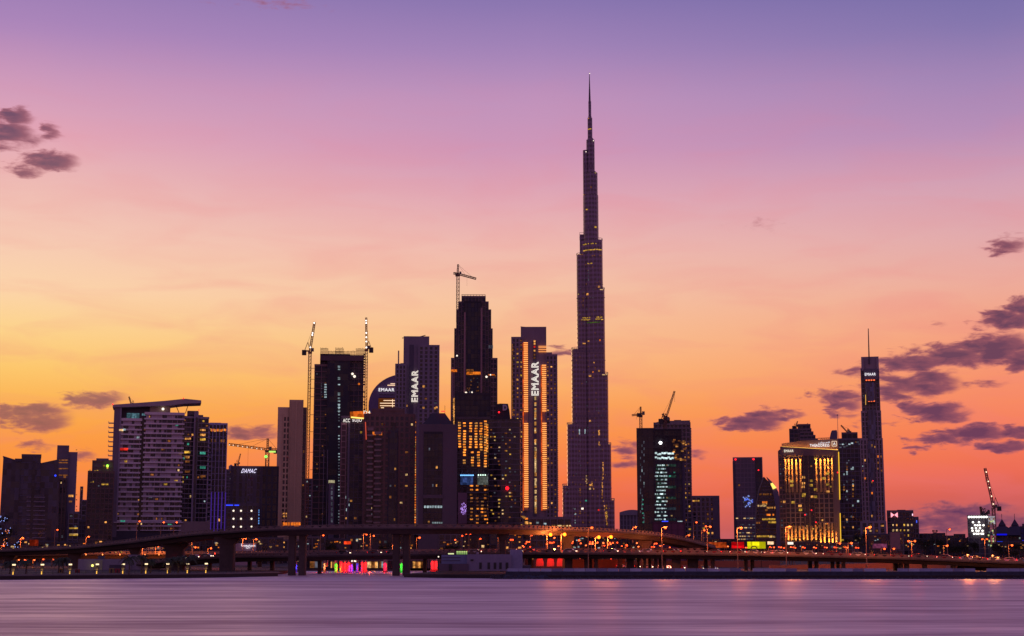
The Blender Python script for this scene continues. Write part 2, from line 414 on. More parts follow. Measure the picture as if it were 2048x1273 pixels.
# right bank: rock slope, ledge and raised quay
DARKROCK = wall((.035,.03,.04), .85, .5, .8)
b = MB()
X0, X1 = xr_+30, 900.
ys = 428.
b.add([(X0,ys-5,-.6),(X1,ys-7,-.6),(X1,ys,1.02),(X0,ys,1.02),(X0,ys+.6,1.05),(X1,ys+.6,1.05),(X1,ys+1.2,2.0),(X0,ys+1.2,2.0),(X1,ys+14,2.0),(X0,ys+14,2.0),(X0,ys+14,0),(X1,ys+14,0),(X0-6,ys+2,-.6),(X0-6,ys+14,-.6)],
      [(0,1,2,3),(3,2,5,4),(4,5,6,7),(7,6,8,9),(9,8,11,10),(0,3,4,7,9,10,13,12)])
struct('embankment', b, DARKROCK)
rk = random.Random(3); b = MB()
for i in range(1500):
    x = rk.uniform(X0-4, 330); u = rk.random(); y = ys-5+5*u; z = -.5+1.5*u; r_ = rk.uniform(.25,.75); n = 6
    p1 = [(x+r_*rk.uniform(.7,1.1)*math.cos(k*1.047), y+r_*rk.uniform(.6,1)*math.sin(k*1.047)) for k in range(n)]
    b.prism(p1, z-.4, z+r_*.5, 0, [(x+(px_-x)*.55, y+(py_-y)*.55) for px_, py_ in p1])
tag(b.build('rock_riprap', wall((.05,.042,.05), .9, .6, .6)), kind='stuff')
# left promenade kerb and path
b = MB(); pts = lx[1:]
for (p, q) in zip(pts[:-1], pts[1:]):
    (x0, y0), (x1, y1) = p, q
    b.add([(x0,y0+1,GZ),(x1,y1+1,GZ),(x1,y1+1,GZ+.35),(x0,y0+1,GZ+.35),(x0,y0+1.8,GZ+.35),(x1,y1+1.8,GZ+.35),(x0,y0+1.8,GZ),(x1,y1+1.8,GZ)], [(0,1,2,3),(3,2,5,4),(4,5,7,6)])
struct('kerb', b, wall((.18,.15,.16)))
b = MB()
for (p, q) in zip(pts[:-1], pts[1:]):
    (x0, y0), (x1, y1) = p, q
    b.add([(x0,y0+2,GZ+.01),(x1,y1+2,GZ+.01),(x1,y1+12,GZ+.01),(x0,y0+12,GZ+.01)], [(0,1,2,3)])
struct('path', b, wall((.22,.18,.18)))

# ------------------------------------------------------------------ viaducts
VC = wall((.17,.115,.105), .8, .35, .12); VCd = wall((.075,.05,.048), .85, .4, .12); ASPH = wall((.05,.045,.048), .85)
def smooth(P, n=8):
    P = [Vector(p) for p in P]; P = [P[0]*2-P[1]]+P+[P[-1]*2-P[-2]]; o = []
    for i in range(1, len(P)-2):
        for k in range(n):
            t_ = k/n; a, b_, c, d = P[i-1:i+3]
            o.append(.5*((2*b_)+(c-a)*t_+(2*a-5*b_+4*c-d)*t_*t_+(3*b_-a-3*c+d)*t_**3))
    o.append(P[-2]); return o
def sweep(b, path, prof, mi=None):
    """prof: closed list of (side offset toward viewer, dz)"""
    n = len(prof); rings = []
    for i, p in enumerate(path):
        d = (path[min(i+1, len(path)-1)]-path[max(i-1, 0)]); d.z = 0; d.normalize(); s = Vector((d.y, -d.x, 0))
        rings.append([tuple(p+s*u+Vector((0,0,w))) for u, w in prof])
    vs = [v for r in rings for v in r]; fs = []
    for i in range(len(rings)-1):
        for j in range(n): fs.append((i*n+j, i*n+(j+1)%n, (i+1)*n+(j+1)%n, (i+1)*n+j))
    fs += [tuple(range(n)), tuple(range((len(rings)-1)*n, len(rings)*n))[::-1]]
    b.add(vs, fs, mi)
def resample(path, step):
    out = [path[0]]; acc_ = 0
    for a, c in zip(path[:-1], path[1:]):
        L = (c-a).length; t_ = step-acc_
        while t_ <= L: out.append(a+(c-a)*(t_/L)); t_ += step
        acc_ = (acc_+L) % step
    return out
def viaduct(name, label, pts, width, thick, parapet=1.05, wave=2.6):
    """pts: (px, py of the parapet top, depth)"""
    P = smooth([(XP(x, y, Y), Y, ZP(y, Y)-parapet) for x, y, Y in pts])
    root = empty(name, tuple(P[len(P)//2]-Vector((0,0,P[len(P)//2].z-G0))), label, 'viaduct'); rl = root.location
    Q = [p-rl for p in P]; h = width/2
    b = MB(); sweep(b, Q, [(h,-.02),(h,-.45),(h-1.6,-.75),(h-2.6,-thick),(-h+2.6,-thick),(-h+1.6,-.75),(-h,-.45),(-h,-.02)]); b.build('deck', VCd, root)
    b = MB(); sweep(b, Q, [(h-.5,.02),(h-.5,-.01),(-h+.5,-.01),(-h+.5,.02)]); b.build('roadway', ASPH, root)
    for sd in (1, -1):
        b = MB(); o0, o1 = sd*h, sd*(h-.35)
        sweep(b, Q, [(o0,0),(o0,.22),(o1,.22),(o1,0)] if sd > 0 else [(o1,0),(o1,.22),(o0,.22),(o0,0)])
        sweep(b, Q, [(o0,parapet-.16),(o0,parapet),(o1,parapet),(o1,parapet-.16)] if sd > 0 else [(o1,parapet-.16),(o1,parapet),(o0,parapet),(o0,parapet-.16)])
        # cast panels with a scalloped top between plinth and rail
        R_ = resample(Q, wave)
        for i, p in enumerate(R_[:-1]):
            d = R_[i+1]-p; d2 = Vector((d.x,d.y,0)).normalized(); s_ = Vector((d2.y,-d2.x,0)); 
            prof = [(0,.2),(1,.2),(.82,.5),(.66,parapet-.14),(.34,parapet-.14),(.18,.5)]
            f = [p+d*u+s_*(o0-sd*.05)+Vector((0,0,w)) for u, w in prof]; k = [v-s_*sd*.25 for v in f]
            b.add([tuple(v) for v in f+k], [tuple(range(6)), tuple(range(6,12))[::-1]]+[(j,6+j,6+(j+1)%6,(j+1)%6) for j in range(6)])
        b.build('parapet', VC, root)
    return root, P
UP, UPP = viaduct('upper_viaduct', 'high dark concrete viaduct curving across the whole city front above the lower road',
    [(-420,1112,660),(-150,1104,630),(0,1097.5,605),(160,1091,575),(300,1077,540),(400,1064,515),(480,1058,500),(560,1053,490),(700,1050,482),(860,1049.5,481),
     (1000,1050.5,495),(1100,1054,522),(1200,1058,548),(1260,1062,565),(1310,1068,582),(1350,1076,600),(1385,1085.5,622),(1415,1094,650)], 11, 1.9)
LO, LOP = viaduct('lower_bridge', 'long low road bridge with scalloped parapet running to the right edge',
    [(200,1138,550),(300,1123,540),(400,1112.5,530),(480,1108,524),(600,1106,520),(700,1104,517),(860,1102,514),(1000,1101,512),(1200,1100.5,502),(1460,1102,490),(1700,1107,480),(1860,1111.5,474),(2048,1119,465),(2400,1134,450)], 15, 1.7)
RB, RBP = viaduct('rear_bridge', 'orange lit road bridge behind the palms at the left',
    [(-420,1108,700),(-150,1107,690),(0,1106,680),(165,1104,670),(340,1103,660),(470,1102.5,640),(600,1101.5,620),(760,1099.5,600),(1000,1098,590),(1400,1096.5,600)], 12, 2.0)
def pier(parent, px, w, top, bottom, Y, cap=None, twin=0., d=2.6, name='pier', base=0.):
    rl = parent.location; b = MB(); x = XP(px, 1100, Y)-rl.x; y = Y-rl.y; zt = ZP(top, Y)-rl.z; zb = base-rl.z-.6
    def shaft(xc, w_):
        b.prism([(xc-w_/2+.3,y-d/2),(xc+w_/2-.3,y-d/2),(xc+w_/2,y-d/2+.3),(xc+w_/2,y+d/2),(xc-w_/2,y+d/2),(xc-w_/2,y-d/2+.3)], zb, zt)
    if twin: shaft(x-twin/2, w); shaft(x+twin/2, w); b.box(x-twin/2-w/2-.4, x+twin/2+w/2+.4, y-d/2-.3, y+d/2+.3, zt-.02, zt+1.0)
    else: shaft(x, w)
    if cap:
        b.plate([(x-w/2-.05,zt-1.6),(x+w/2+.05,zt-1.6),(x+cap/2,zt-.1),(x+cap/2,zt+.75),(x-cap/2,zt+.75),(x-cap/2,zt-.1)], y-d/2-.25, y+d/2+.25)
    return b.build(name, VCd, parent)
pier(UP, 455, 4.7, 1079, 1142, 503, cap=8.2, d=3.2, base=1.)
pier(UP, 595, 2.2, 1072, 1150, 487, twin=3.3)
pier(UP, 803, 2.2, 1070, 1150, 481, twin=3.2)
pier(UP, 1006, 2.0, 1071, 1150, 495, cap=4)
pier(UP, 1134, 3.2, 1077, 1150, 530, cap=5)
pier(UP, 351, 6.2, 1090, 1140, 530, cap=9.6, d=3.2)
pier(UP, 152, 2.6, 1111, 1140, 577, cap=5)
pier(UP, 271, 2.7, 1100, 1140, 548, cap=4)
pier(UP, 1290, 3, 1086, 1140, 575, cap=5); pier(UP, 20, 2.6, 1114, 1140, 602, cap=5)
for px, w in ((1137,2.6),(1172,1.2),(1181,1.0),(1192,1.2),(1260,2.4),(1276,.9),(1289,.9),(1299,1.0),(1311,1.0),(1320,.9),(1329,.9),(1352,2.8),(1385,3.4),(1411,1.2),(1425,1.2),(1491,1.1),(1504,1.1),(1619,1.2),(1632,1.2),(1664,1.0),(1675,1.0),(1686,1.0),(1790,1.2),(1800,1.2),(1812,1.3),(1848,1.2),(1905,1.2)):
    k = LOP[min(range(len(LOP)), key=lambda i: abs(LOP[i].x-XP(px,1105,485)))]
    pier(LO, px, w, HOR+(CAMZ-k.z+1.6)*F/k.y, 1140, k.y+random.uniform(-3,3), d=1.6, base=1.)
for px in (420,500,545,640,850,920,980,1060):
    k = LOP[min(range(len(LOP)), key=lambda i: abs(LOP[i].x-XP(px,1105,495)))]
    pier(LO, px, 1.3, HOR+(CAMZ-k.z+1.6)*F/k.y, 1140, k.y+2, d=1.6)
for px in (60,200,300,420,520,640,760,880,1100,1240):
    k = RBP[min(range(len(RBP)), key=lambda i: abs(RBP[i].x-XP(px,1105,650)))]
    pier(RB, px, 1.6, HOR+(CAMZ-k.z+1.9)*F/k.y, 1140, k.y, d=1.8)
# ------------------------------------------------------------------ cranes
def lattice(b, p, q, w, step=None, t=.28):
    """four-chord lattice beam from p to q"""
    p, q = Vector(p), Vector(q); d = q-p; L = d.length; d = d/L
    u = d.cross(Vector((0,1,0))); u = u.normalized() if u.length > .1 else Vector((1,0,0)); v = d.cross(u).normalized()
    step = step or w*1.4; n = max(1, round(L/step)); c = [u*i*w/2+v*j*w/2 for i, j in ((-1,-1),(1,-1),(1,1),(-1,1))]
    for k in range(4): b.beam(p+c[k], q+c[k], t)
    for i in range(n):
        a, e = p+d*L*i/n, p+d*L*(i+1)/n
        for k in range(4):
            k2 = (k+1) % 4
            b.beam(a+c[k], e+c[k2], t*.6)
            b.beam(e+c[k], e+c[k2], t*.6)
CR = wall((.16,.06,.045), .6)
def tower_crane(name, label, Y, mast, top, jib=None, cjib=None, boom=None, back=None, m=CR, lights=(), lm=WHITE, w=1.8, group='tower cranes', flood=None, t=.28, zb=G0):
    """pixels: mast (px, py foot), top py of slewing ring, jib/cjib end (px,py), boom end for a luffing crane"""
    x0 = XP(mast[0], top, Y); r = empty(name, (x0, Y, zb), label, 'crane', group)
    X = lambda px, py: XP(px, py, Y)-x0; Z = lambda py: ZP(py, Y)-zb
    zt = Z(top); b = MB(); lattice(b, (0,0,Z(mast[1]) if mast[1] < 1090 else 0), (0,0,zt), w, t=t); b.build('mast', m, r)
    b = MB(); b.cyl(0,0,zt-.6,zt+.8,w*.8,n=10); b.build('slewing_ring', m, r)
    b = MB(); b.box(w*.55,w*.55+1.6,-1.4,.3,zt+.8,zt+3); b.build('operator_cab', shiny((.12,.1,.1)), r)
    if boom:
        e = Vector((X(*boom), 0, Z(boom[1]))); f = Vector((0,0,zt+1.2)); b = MB(); lattice(b, f, e, w*.7, t=t); b.build('boom', m, r)
        sg = -1 if e.x > 0 else 1
        k = Vector((sg*w*2.2, 0, zt+1.2)); a = Vector((sg*w*.9, 0, zt+w*4.2))
        b = MB(); b.beam(f, k, .9); b.beam(k, a, .35); b.beam(f, a, .35); b.build('back_frame', m, r)
        b = MB(); b.box(k.x-1.5,k.x+1.2,-1.2,1.2,zt-1.6,zt+1.8); b.build('counterweight', DARKST, r)
        b = MB(); b.beam(a, f+(e-f)*.9, .12); b.beam(e, e-Vector((0,0,(e.z-zt)*.35)), .12); b.build('hoist_rope', DARKST, r)
        for u in lights:
            p = f+(e-f)*u; bb = MB(); bb.ball(0,0,0,.5); bb.build('boom_lamp', lm, r, tuple(p+Vector((0,-w*.6,0))))
    if jib:
        e = Vector((X(*jib), 0, Z(jib[1]))); f = Vector((0,0,zt+1.2)); b = MB(); lattice(b, f, e, w*.62, t=t*.9); b.build('jib', m, r)
        c = Vector((X(*cjib), 0, Z(cjib[1]))); b = MB(); lattice(b, f, c, w*.62, t=t*.9); b.build('counter_jib', m, r)
        s_ = 1 if c.x > 0 else -1
        b = MB(); b.box(c.x-s_*3-1.4, c.x-s_*3+1.4, -1.2, 1.2, c.z-2.6, c.z-.3); b.build('counterweight', DARKST, r)
        a = Vector((0,0,zt+w*4)); b = MB(); lattice(b, f, a, w*.5, t=t*.8); b.build('apex', m, r)
        b = MB(); b.beam(a, f+(e-f)*.45, .14); b.beam(a, f+(e-f)*.85, .14); b.beam(a, c-Vector((s_*2,0,0)), .16)
        h = f+(e-f)*.5; b.beam(h, h-Vector((0,0,abs(e.x)*.55)), .1); b.build('hoist_rope', DARKST, r)
        for u in lights:
            p = f+(e-f)*u; bb = MB(); bb.ball(0,0,0,.4); bb.build('jib_lamp', lm, r, tuple(p+Vector((0,-w*.6,-.4))))
    return r, X, Z

# ------------------------------------------------------------------ left group
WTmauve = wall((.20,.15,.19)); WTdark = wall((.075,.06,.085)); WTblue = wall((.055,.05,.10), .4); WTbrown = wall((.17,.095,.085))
WTbeige = wall((.60,.41,.26)); WTwhite = wall((.74,.60,.62)); WTgrey = wall((.27,.21,.25)); WTred = wall((.20,.11,.11))
GDK = glass((.018,.016,.03)); GBL = glass((.03,.028,.06), bw=2.4, fh=3.6, rough=.14)

B = Bld('office_tower', 'dark blue glass office tower with slanting roof lines at the far left edge', 60, 900)
b = MB(); fx = B.x
b.plate([(fx(-4,1095),0),(fx(7,914),B.z(914)),(fx(30,921),B.z(921)),(fx(44,921),B.z(921)),(fx(46,1095),0)], 0, 24); b.build('curtain_wall', GBL, B.root)
B.plate([(6,913.2),(30.5,920.3),(30.5,922),(6,915)], dy=-.2, D=24.4, m=WTblue, name='added_roof_plate')  # plate added to stop the sloping glass top mirroring bright sky
B.facade(44, 82, 913, dy=-1.5, D=22, fh=3.9, bw=4, wm=WTblue, gm=GBL, st=.5, so=.25, pw=0, lit=.004, pal=P_OFF, name='facade')
b = MB(); b.plate([(fx(70,1095,2),0),(fx(70,929,2),B.z(929,2)),(fx(118,918,2),B.z(918,2)),(fx(118,1095,2),0)], 2, 26); b.build('side_wall', GBL, B.root)
B.slab(66, 71, 922, dy=-2.6, D=1.2, m=GDK, name='recess'); B.slab(30, 82, 918, pb=924, dy=-1, D=16, m=WTdark, name='roof_plant')
for i in range(11): B.slab(53, 90, 994+i*9, pb=995.6+i*9, dy=-2.4, D=.8, m=WTgrey, name='sunshade')
B.dot(111, 951, .6, BLUEL, dy=-1); B.done()

B = Bld('hotel_tower', 'pale mauve hotel tower with two flat crowns behind the dark glass office', 136, 1010)
B.facade(115, 138, 895, D=24, fh=3.6, bw=3.2, wm=WTmauve, gm=WTmauve, st=.25, so=.12, pw=.25, po=.1, lit=.02)
B.facade(136, 155, 908, dy=1, D=22, fh=3.6, bw=9, wm=wall((.27,.2,.27)), gm=wall((.25,.19,.26)), st=.12, so=.06, pw=0, lit=.03, name='side_facade')
B.facade(119, 133, 960, dy=-1.2, D=2, fh=3.6, bw=2, wm=WTbrown, gm=GDK, st=.2, so=.1, pw=.7, po=.3, lit=.03, name='bay')
B.facade(138, 157, 1027, dy=-1.4, D=5, fh=3.6, bw=3, wm=WTgrey, gm=GDK, lit=.3, pal=P_OFF, name='lower_facade')
for y in (921, 926, 938, 951): B.win(125, y, 7, .7, m=DIM)
for y, m in ((1057,YEL),(1069,PALE),(1070.5,YEL),(1089,YEL)): B.win(147, y, 5.5, .9, m=m, dy=-1.8)
for y in (900, 942, 990, 1000, 1013, 1020): B.win(153, y, .8, .7, m=DIM)
B.slab(127, 130, 893, pb=895, dy=2, D=2, m=DARKST, name='antenna'); B.done()

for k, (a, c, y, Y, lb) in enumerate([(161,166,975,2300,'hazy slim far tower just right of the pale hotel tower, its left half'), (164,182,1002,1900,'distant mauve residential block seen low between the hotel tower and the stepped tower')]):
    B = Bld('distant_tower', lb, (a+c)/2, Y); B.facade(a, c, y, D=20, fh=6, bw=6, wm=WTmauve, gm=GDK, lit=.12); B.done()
B = Bld('apartment_block', 'low dark block between the hotel tower and the stepped tower', 168, 1300); B.facade(155, 182, 1043, D=20, wm=WTdark, gm=GDK, lit=.05); B.done()

B = Bld('stepped_tower', 'brown apartment tower with stepped roof terraces left of the white balcony block', 198, 960)
B.facade(177, 228, 946, D=20, wm=WTbrown, gm=GDK, bw=2.8, fh=3.3, lit=.05)
B.facade(186, 226, 925, dy=1.5, D=17, wm=WTbrown, gm=wall((.18,.12,.12)), bw=5, fh=3.3, lit=.04, pb=946, name='upper_facade')
B.facade(194, 216, 921, dy=3, D=12, wm=WTmauve, gm=WTbrown, bw=5, fh=3.3, pb=925, name='roof_plant')
for x, y in ((180,941),(184,944),(190,943),(195,942),(208,932),(183,966),(186,964)): B.win(x, y, 1.0, .9, m=YEL)
B.dot(215, 932, .8, emit((150,255,60), 3), dy=-1.5, name='flood_lamp'); B.dot(215, 936, .6, YEL, dy=-1.5, name='flood_lamp'); B.win(210, 968, 4, 1.6, m=YEL); B.done()

# ---- large balcony block with the flying roof
Y = 1000
B = Bld('balcony_apartment_block', 'wide pale apartment block of stacked balconies under a long cantilevered roof slab', 320, Y)
GL = glass((.02,.017,.03), 2.2, 3.15)
def fl(pl, pr, pt, pb, dy, so, name='balcony_front', wm=WTwhite, lit=.05, bw=3.3, D=18, pw=.16, **k):
    return B.facade(pl, pr, pt, dy=dy, D=D, fh=3.12, bw=bw, wm=wm, gm=GL, st=1.05, so=so, pw=pw, po=.2, lit=lit, pb=pb, name=name, sides=False, infill=.3, **k)
fl(236, 281, 842, 1062, 0, 1.1); fl(293, 366, 829, 1062, -1.2, 1.2, lit=.06)
B.facade(280, 294, 836, dy=.8, D=16, fh=3.12, bw=2.3, wm=WTdark, gm=glass((.01,.01,.014),2.2,3.1), st=.2, so=.1, pw=0, lit=.07, pb=1062, name='stair_glazing')
B.facade(366, 391, 835, dy=1.2, D=16, fh=3.12, bw=2.6, wm=wall((.36,.28,.33)), gm=GL, st=.42, so=.3, pw=.12, po=.1, lit=.12, pb=1045, name='corner_glazing', rz=R(14), pal=[(YEL,2),(PALE,3),(DIM,3),(TEAL,1),(WARM,2)])
B.facade(397, 419, 836, dy=6, D=12, fh=3.12, bw=2.6, wm=wall((.36,.28,.33)), gm=GL, st=.42, so=.3, pw=.12, po=.1, lit=.14, pb=1045, name='corner_glazing', rz=R(14), pal=[(YEL,3),(WARM,3),(DIM,3),(COOL,1)])
B.slab(389, 398, 822, pb=1062, dy=.6, D=8, m=wall((.30,.24,.30)), name='corner_pier'); B.slab(392, 396.5, 834, pb=1062, dy=.2, D=1, m=GL, name='pier_glazing')
B.slab(222, 236, 812, pb=1075, dy=-1.3, D=19, m=WTmauve, name='end_wall', ref=1000); B.slab(241, 244, 816, pb=1040, dy=-1.5, D=1.2, m=wall((.33,.26,.33)), name='fin')
for i in range(24):
    y = 848+i*9.3; b = MB(); x0, x1 = B.x(217.5-i*.13, y), B.x(229, y); z = B.z(y); b.box(x0, x1, 1, 8, z, z+.3); b.box(x0, x0+.12, 1, 8, z+.3, z+1.2, 0); b.build('balcony', WTwhite, B.root)
    if i < 22: b = MB(); x0, x1 = B.x(417, y), B.x(423, y); b.box(x0, x1, 8, 15, z, z+.9); b.build('balcony', WTgrey, B.root)
B.plate([(226,812),(330,802),(370,797),(403,799.5),(403,805),(368,807),(340,811),(226,817.5)], dy=-2.2, D=21, m=wall((.38,.29,.31)), name='flying_roof')
B.slab(236, 300, 818, pb=842, dy=5, D=12, m=WTdark, name='penthouse_wall'); B.slab(300, 341, 812, pb=836, dy=3, D=12, m=wall((.36,.29,.25)), name='penthouse_core')
B.slab(254, 279, 828, pb=842, dy=4.4, D=.4, m=emit((95,135,150), .55, nz=.5), name='penthouse_glazing'); B.slab(284, 293, 828, pb=842, dy=4.4, D=.4, m=emit((95,135,150), .5, nz=.5), name='penthouse_glazing')
for x in (262, 270): B.slab(x, x+.8, 828, pb=842, dy=4.0, D=.4, m=WTdark, name='mullion')
B.dot(326, 810.5, .8, WHITEW, dy=1.5, name='roof_lamp'); B.dot(326, 818.5, .9, WHITEW, dy=1.5, name='roof_lamp')
b = MB(); b.beam((B.x(352,808),2,B.z(810)), (B.x(359,826),2,B.z(827)), .45); b.build('strut', DARKST, B.root)
b = MB(); b.beam((B.x(377,808),2,B.z(808)), (B.x(371,826),2,B.z(826)), .45); b.build('strut', DARKST, B.root)
B.slab(375, 397, 821, pb=830, dy=7, D=8, m=WTmauve, name='roof_plant'); B.slab(397, 407, 829, pb=838, dy=8, D=6, m=WTmauve, name='roof_plant')
B.slab(358, 421, 1043, dy=-1.8, D=20, m=wall((.30,.20,.19)), name='podium'); B.slab(216, 360, 1062, dy=-1, D=20, m=WTdark, name='podium')
B.slab(228, 366, 1044.5, pb=1046.5, dy=-3.2, D=2, m=WTwhite, name='canopy')
for x, y, w, h, m in ((248,900,9,2.6,REDW),(252,899,5,1.5,emit((255,60,40),1.4)),(243,862,5,2,PALE),(249,861,3,2,COOL),(246,1043,5,1.8,TEAL),(252,924,3,1.8,YEL),(276,876,3,2,COOL),(406,905.5,6.5,2.6,TEAL),(406,934,6.5,2.6,TEAL),(406,859,6.5,2,WARM),(406,869,6.5,2.4,WARM),(406,878,6.5,2.4,YEL),(375,904,7,2.4,YEL),(374,914,6,2.2,WARM),(375,923,5,2,DIM),(375,943,6,2.2,DIM),(406,952,6.5,2.2,DIM),(376,877,7,2,WARM),(361,906,5,2,YEL),(340,1050,5,2,TEAL),(331,969,4,1.8,YEL),(352,962,4,1.8,YEL),(301,994,4,2.6,DIMC),(326,899,4,2,DIM),(354,850,3,1.8,TEAL)): B.win(x, y, w*.55, h*.62, m, dy=-1.5)
for x, y in ((226,812),(367,797),(398,820)): B.dot(x, y-.8, .42, REDL, dy=-2.4)
B.done()

B = Bld('gridded_tower', 'slim grid-fronted tower with pale mullions and a violet lit foot beside the balcony block', 437, 1060)
B.facade(419, 454, 850, D=24, fh=4.3, bw=2.25, wm=wall((.55,.43,.62)), gm=GDK, st=.25, so=.12, pw=.45, po=.5, lit=.015)
B.slab(419, 442, 846, pb=851, dy=1, D=20, m=WTgrey, name='roof_plant'); B.slab(452.5, 455.5, 853, pb=866, dy=-1, D=3, m=WTwhite, name='corner_frame')
for i in range(11): B.win(421+i*3, 861+random.uniform(-1,1), 1.3, 1.6, AMBER if i % 3 else WARM); 
for x in (443,447,424,431): B.win(x, 882, 1.3, 2, DIM)
for x in (423,430,437,444,451):
    b = MB(); b.box(B.x(x,1000)-.2, B.x(x,1000)+.2, -.75, -.55, B.z(1078), B.z(985)); b.build('violet_light_strip', emit((90,50,190), .55), B.root)
B.done()

B = Bld('water_tank_building', 'plain block with a round water tank on its roof, far behind the square dark office', 460, 1700)
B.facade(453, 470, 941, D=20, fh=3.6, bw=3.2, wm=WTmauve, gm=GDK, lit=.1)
b = MB(); b.cyl(B.x(462,935), 8, B.z(941), B.z(932), 2.6); b.cyl(B.x(462,935), 8, B.z(932), B.z(929), 2.6, .4); b.build('water_tank', WTgrey, B.root); B.done()

B = Bld('square_office_block', 'square near-black office block carrying a white lit roof sign in slanted letters', 510, 820)
B.facade(464.5, 523, 937, D=26, fh=3.9, bw=3.1, wm=WTdark, gm=glass((.012,.012,.018),3,3.9), st=.5, so=.12, pw=1.6, po=.15, lit=.02)
B.facade(523, 556, 937, dy=.4, D=25, fh=3.9, bw=2.6, wm=wall((.035,.03,.045)), gm=glass((.01,.01,.016),2.6,3.9), st=.8, so=.15, pw=1.1, po=.2, lit=.008, name='side_facade')
B.facade(495, 507, 945, dy=-.2, D=1.5, fh=3.9, bw=1.6, wm=wall((.10,.08,.12)), gm=GDK, st=.9, so=.1, pw=.4, po=.1, name='window_bay')
sg = sign(B.root, 'DAMAC', B.x(498,943), -.9, B.z(942.5), 2.2, 7.6, emit((235,225,255), 1.3), name='roof_sign'); 
for v in sg.data.vertices: v.co.x += v.co.z*.35
for y in (1021,1025,1030,1037,1042,1047): B.win(517, y, .7, .8, emit((110,170,255), 1.2))
B.done()
B = Bld('gallery_building', 'low building with lit open galleries and a blue roof edge before the square office block', 486, 790)
B.facade(453, 516, 1011, D=18, fh=3.9, bw=2.7, wm=WTdark, gm=GDK, lit=.05)
for x in (467,482,503):
    for y in (1022,1038,1054): B.dot(x, y, .5, WHITEW, dy=-1, name='gallery_lamp')
B.strip(452, 1011, 466, 1011, m=BLUEL, t=.5); B.strip(469, 1011, 478, 1011, m=BLUEL, t=.5); B.done()

B = Bld('beige_tower', 'tall plain beige tower with a raised stair core and amber lobby windows', 583, 900)
B.facade(556, 581, 819, D=22, fh=3.35, bw=7.5, wm=WTbeige, gm=WTbeige, st=.12, so=.06, pw=0, pb=None)
B.facade(567, 580, 833, dy=-.25, D=1, fh=3.35, bw=1.9, wm=WTbeige, gm=glass((.05,.03,.03),1.9,3.3), st=1.0, so=.08, pw=.75, po=.12, pb=1052, lit=.01, name='window_bay')
B.facade(580, 606, 804, dy=-1.3, D=20, fh=3.35, bw=3.9, wm=wall((.56,.38,.24)), gm=wall((.48,.32,.20)), st=.1, so=.05, pw=.7, po=.3, name='stair_core')
B.facade(606, 612.5, 819, dy=.2, D=20, fh=3.35, bw=2, wm=WTbrown, gm=GDK, st=.8, so=.3, pw=.3, name='side_facade', lit=.05)
B.slab(584, 605, 803, pb=805, dy=0, D=12, m=DARKST, name='parapet')
for x in (568,573,578,584,589,594,599): B.win(x, 1049, 1.25, 2.1, AMBER, dy=-1.6)
for x in (568,574,578):
    for y in (1028, 1033): B.win(x, y, 1.2, .9, WARM, dy=-.6)
B.done()
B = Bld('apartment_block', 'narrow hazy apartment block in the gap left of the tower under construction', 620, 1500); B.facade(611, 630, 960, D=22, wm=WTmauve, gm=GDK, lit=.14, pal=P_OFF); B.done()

# ---- tower under construction with two luffing cranes
B = Bld('unfinished_tower', 'tall unfinished tower with open scaffold storeys on top between two lit masts', 682, 1000)
GU = glass((.022,.018,.026), 3, 3.7, .4)
B.facade(630, 656, 733, D=26, fh=3.7, bw=4, wm=WTred, gm=GU, st=.5, so=.35, pw=.5, po=.3, lit=.0)
B.facade(641, 657, 712, dy=1, D=22, fh=3.7, bw=3, wm=wall((.10,.06,.07)), gm=GU, st=.5, so=.2, pw=.4, po=.2, name='core_wall')
B.facade(656, 700, 712, dy=-1.6, D=24, fh=3.7, bw=7, wm=wall((.05,.035,.05)), gm=GU, st=.2, so=.05, pw=.4, po=.2, name='centre_bay')
B.facade(700, 727, 714, dy=0, D=26, fh=3.7, bw=3, wm=wall((.12,.075,.08)), gm=GU, st=.55, so=.4, pw=.45, po=.3, name='right_bay')
B.slab(641, 727, 712, pb=722, dy=-1.9, D=24, m=wall((.11,.06,.07)), name='formwork')
b = MB()
def scaf(b, pl, pr, pt, pb, dy, nx, nz):
    for i in range(nx+1):
        x = B.x(pl+(pr-pl)*i/nx, pb, dy); b.beam((x,dy,B.z(pb,dy)), (x,dy,B.z(pt,dy)+random.uniform(-.5,.8)), .22)
    for j in range(nz+1):
        y = pb+(pt-pb)*j/nz; b.beam((B.x(pl,y,dy),dy,B.z(y,dy)), (B.x(pr,y,dy),dy,B.z(y,dy)), .24)
for dy in (0, 8):
    scaf(b,641,656,698,712,dy,7,5); scaf(b,671,687,697,712,dy,6,5); scaf(b,657,700,704,712,dy,16,3); scaf(b,712,729,698,712,dy,8,5); scaf(b,700,712,703,712,dy,4,3)
for y in range(704, 990, 5):
    if random.random() < .8: b.beam((B.x(727,y,1),1,B.z(y,1)), (B.x(730.5,y,1),1,B.z(y,1)), .9)
b.beam((B.x(731,704,1),1,B.z(990)), (B.x(731,704,1),1,B.z(704)), .25)
for y in range(745, 1000, 6): b.beam((B.x(629.5,y,2),2,B.z(y,2)), (B.x(631,y,2),2,B.z(y,2)), .9)
b.build('scaffold', wall((.09,.035,.03), .7), B.root)
for y in (734,735,740,756,758,770,786,791,796,803,810,816,822): B.win(678, y+random.uniform(-1,1), 1.5, .8, COOL, dy=-2.1)
for y in range(770, 800, 5): B.win(651, y, 1.5, .9, COOL, dy=-.7); B.win(643, y+random.uniform(-2,2), .7, .6, DIMC, dy=-.7)
for y in range(800, 1050, 6):
    if random.random() < .75: B.win(678, y, 1.0, .7, DIMC if random.random() < .6 else COOL, dy=-2.1)
for y in range(740, 1040, 9):
    if random.random() < .5: B.win(random.choice((634,645,651,708,716)), y, .8, .7, random.choice((DIMC, DIM)), dy=-.7)
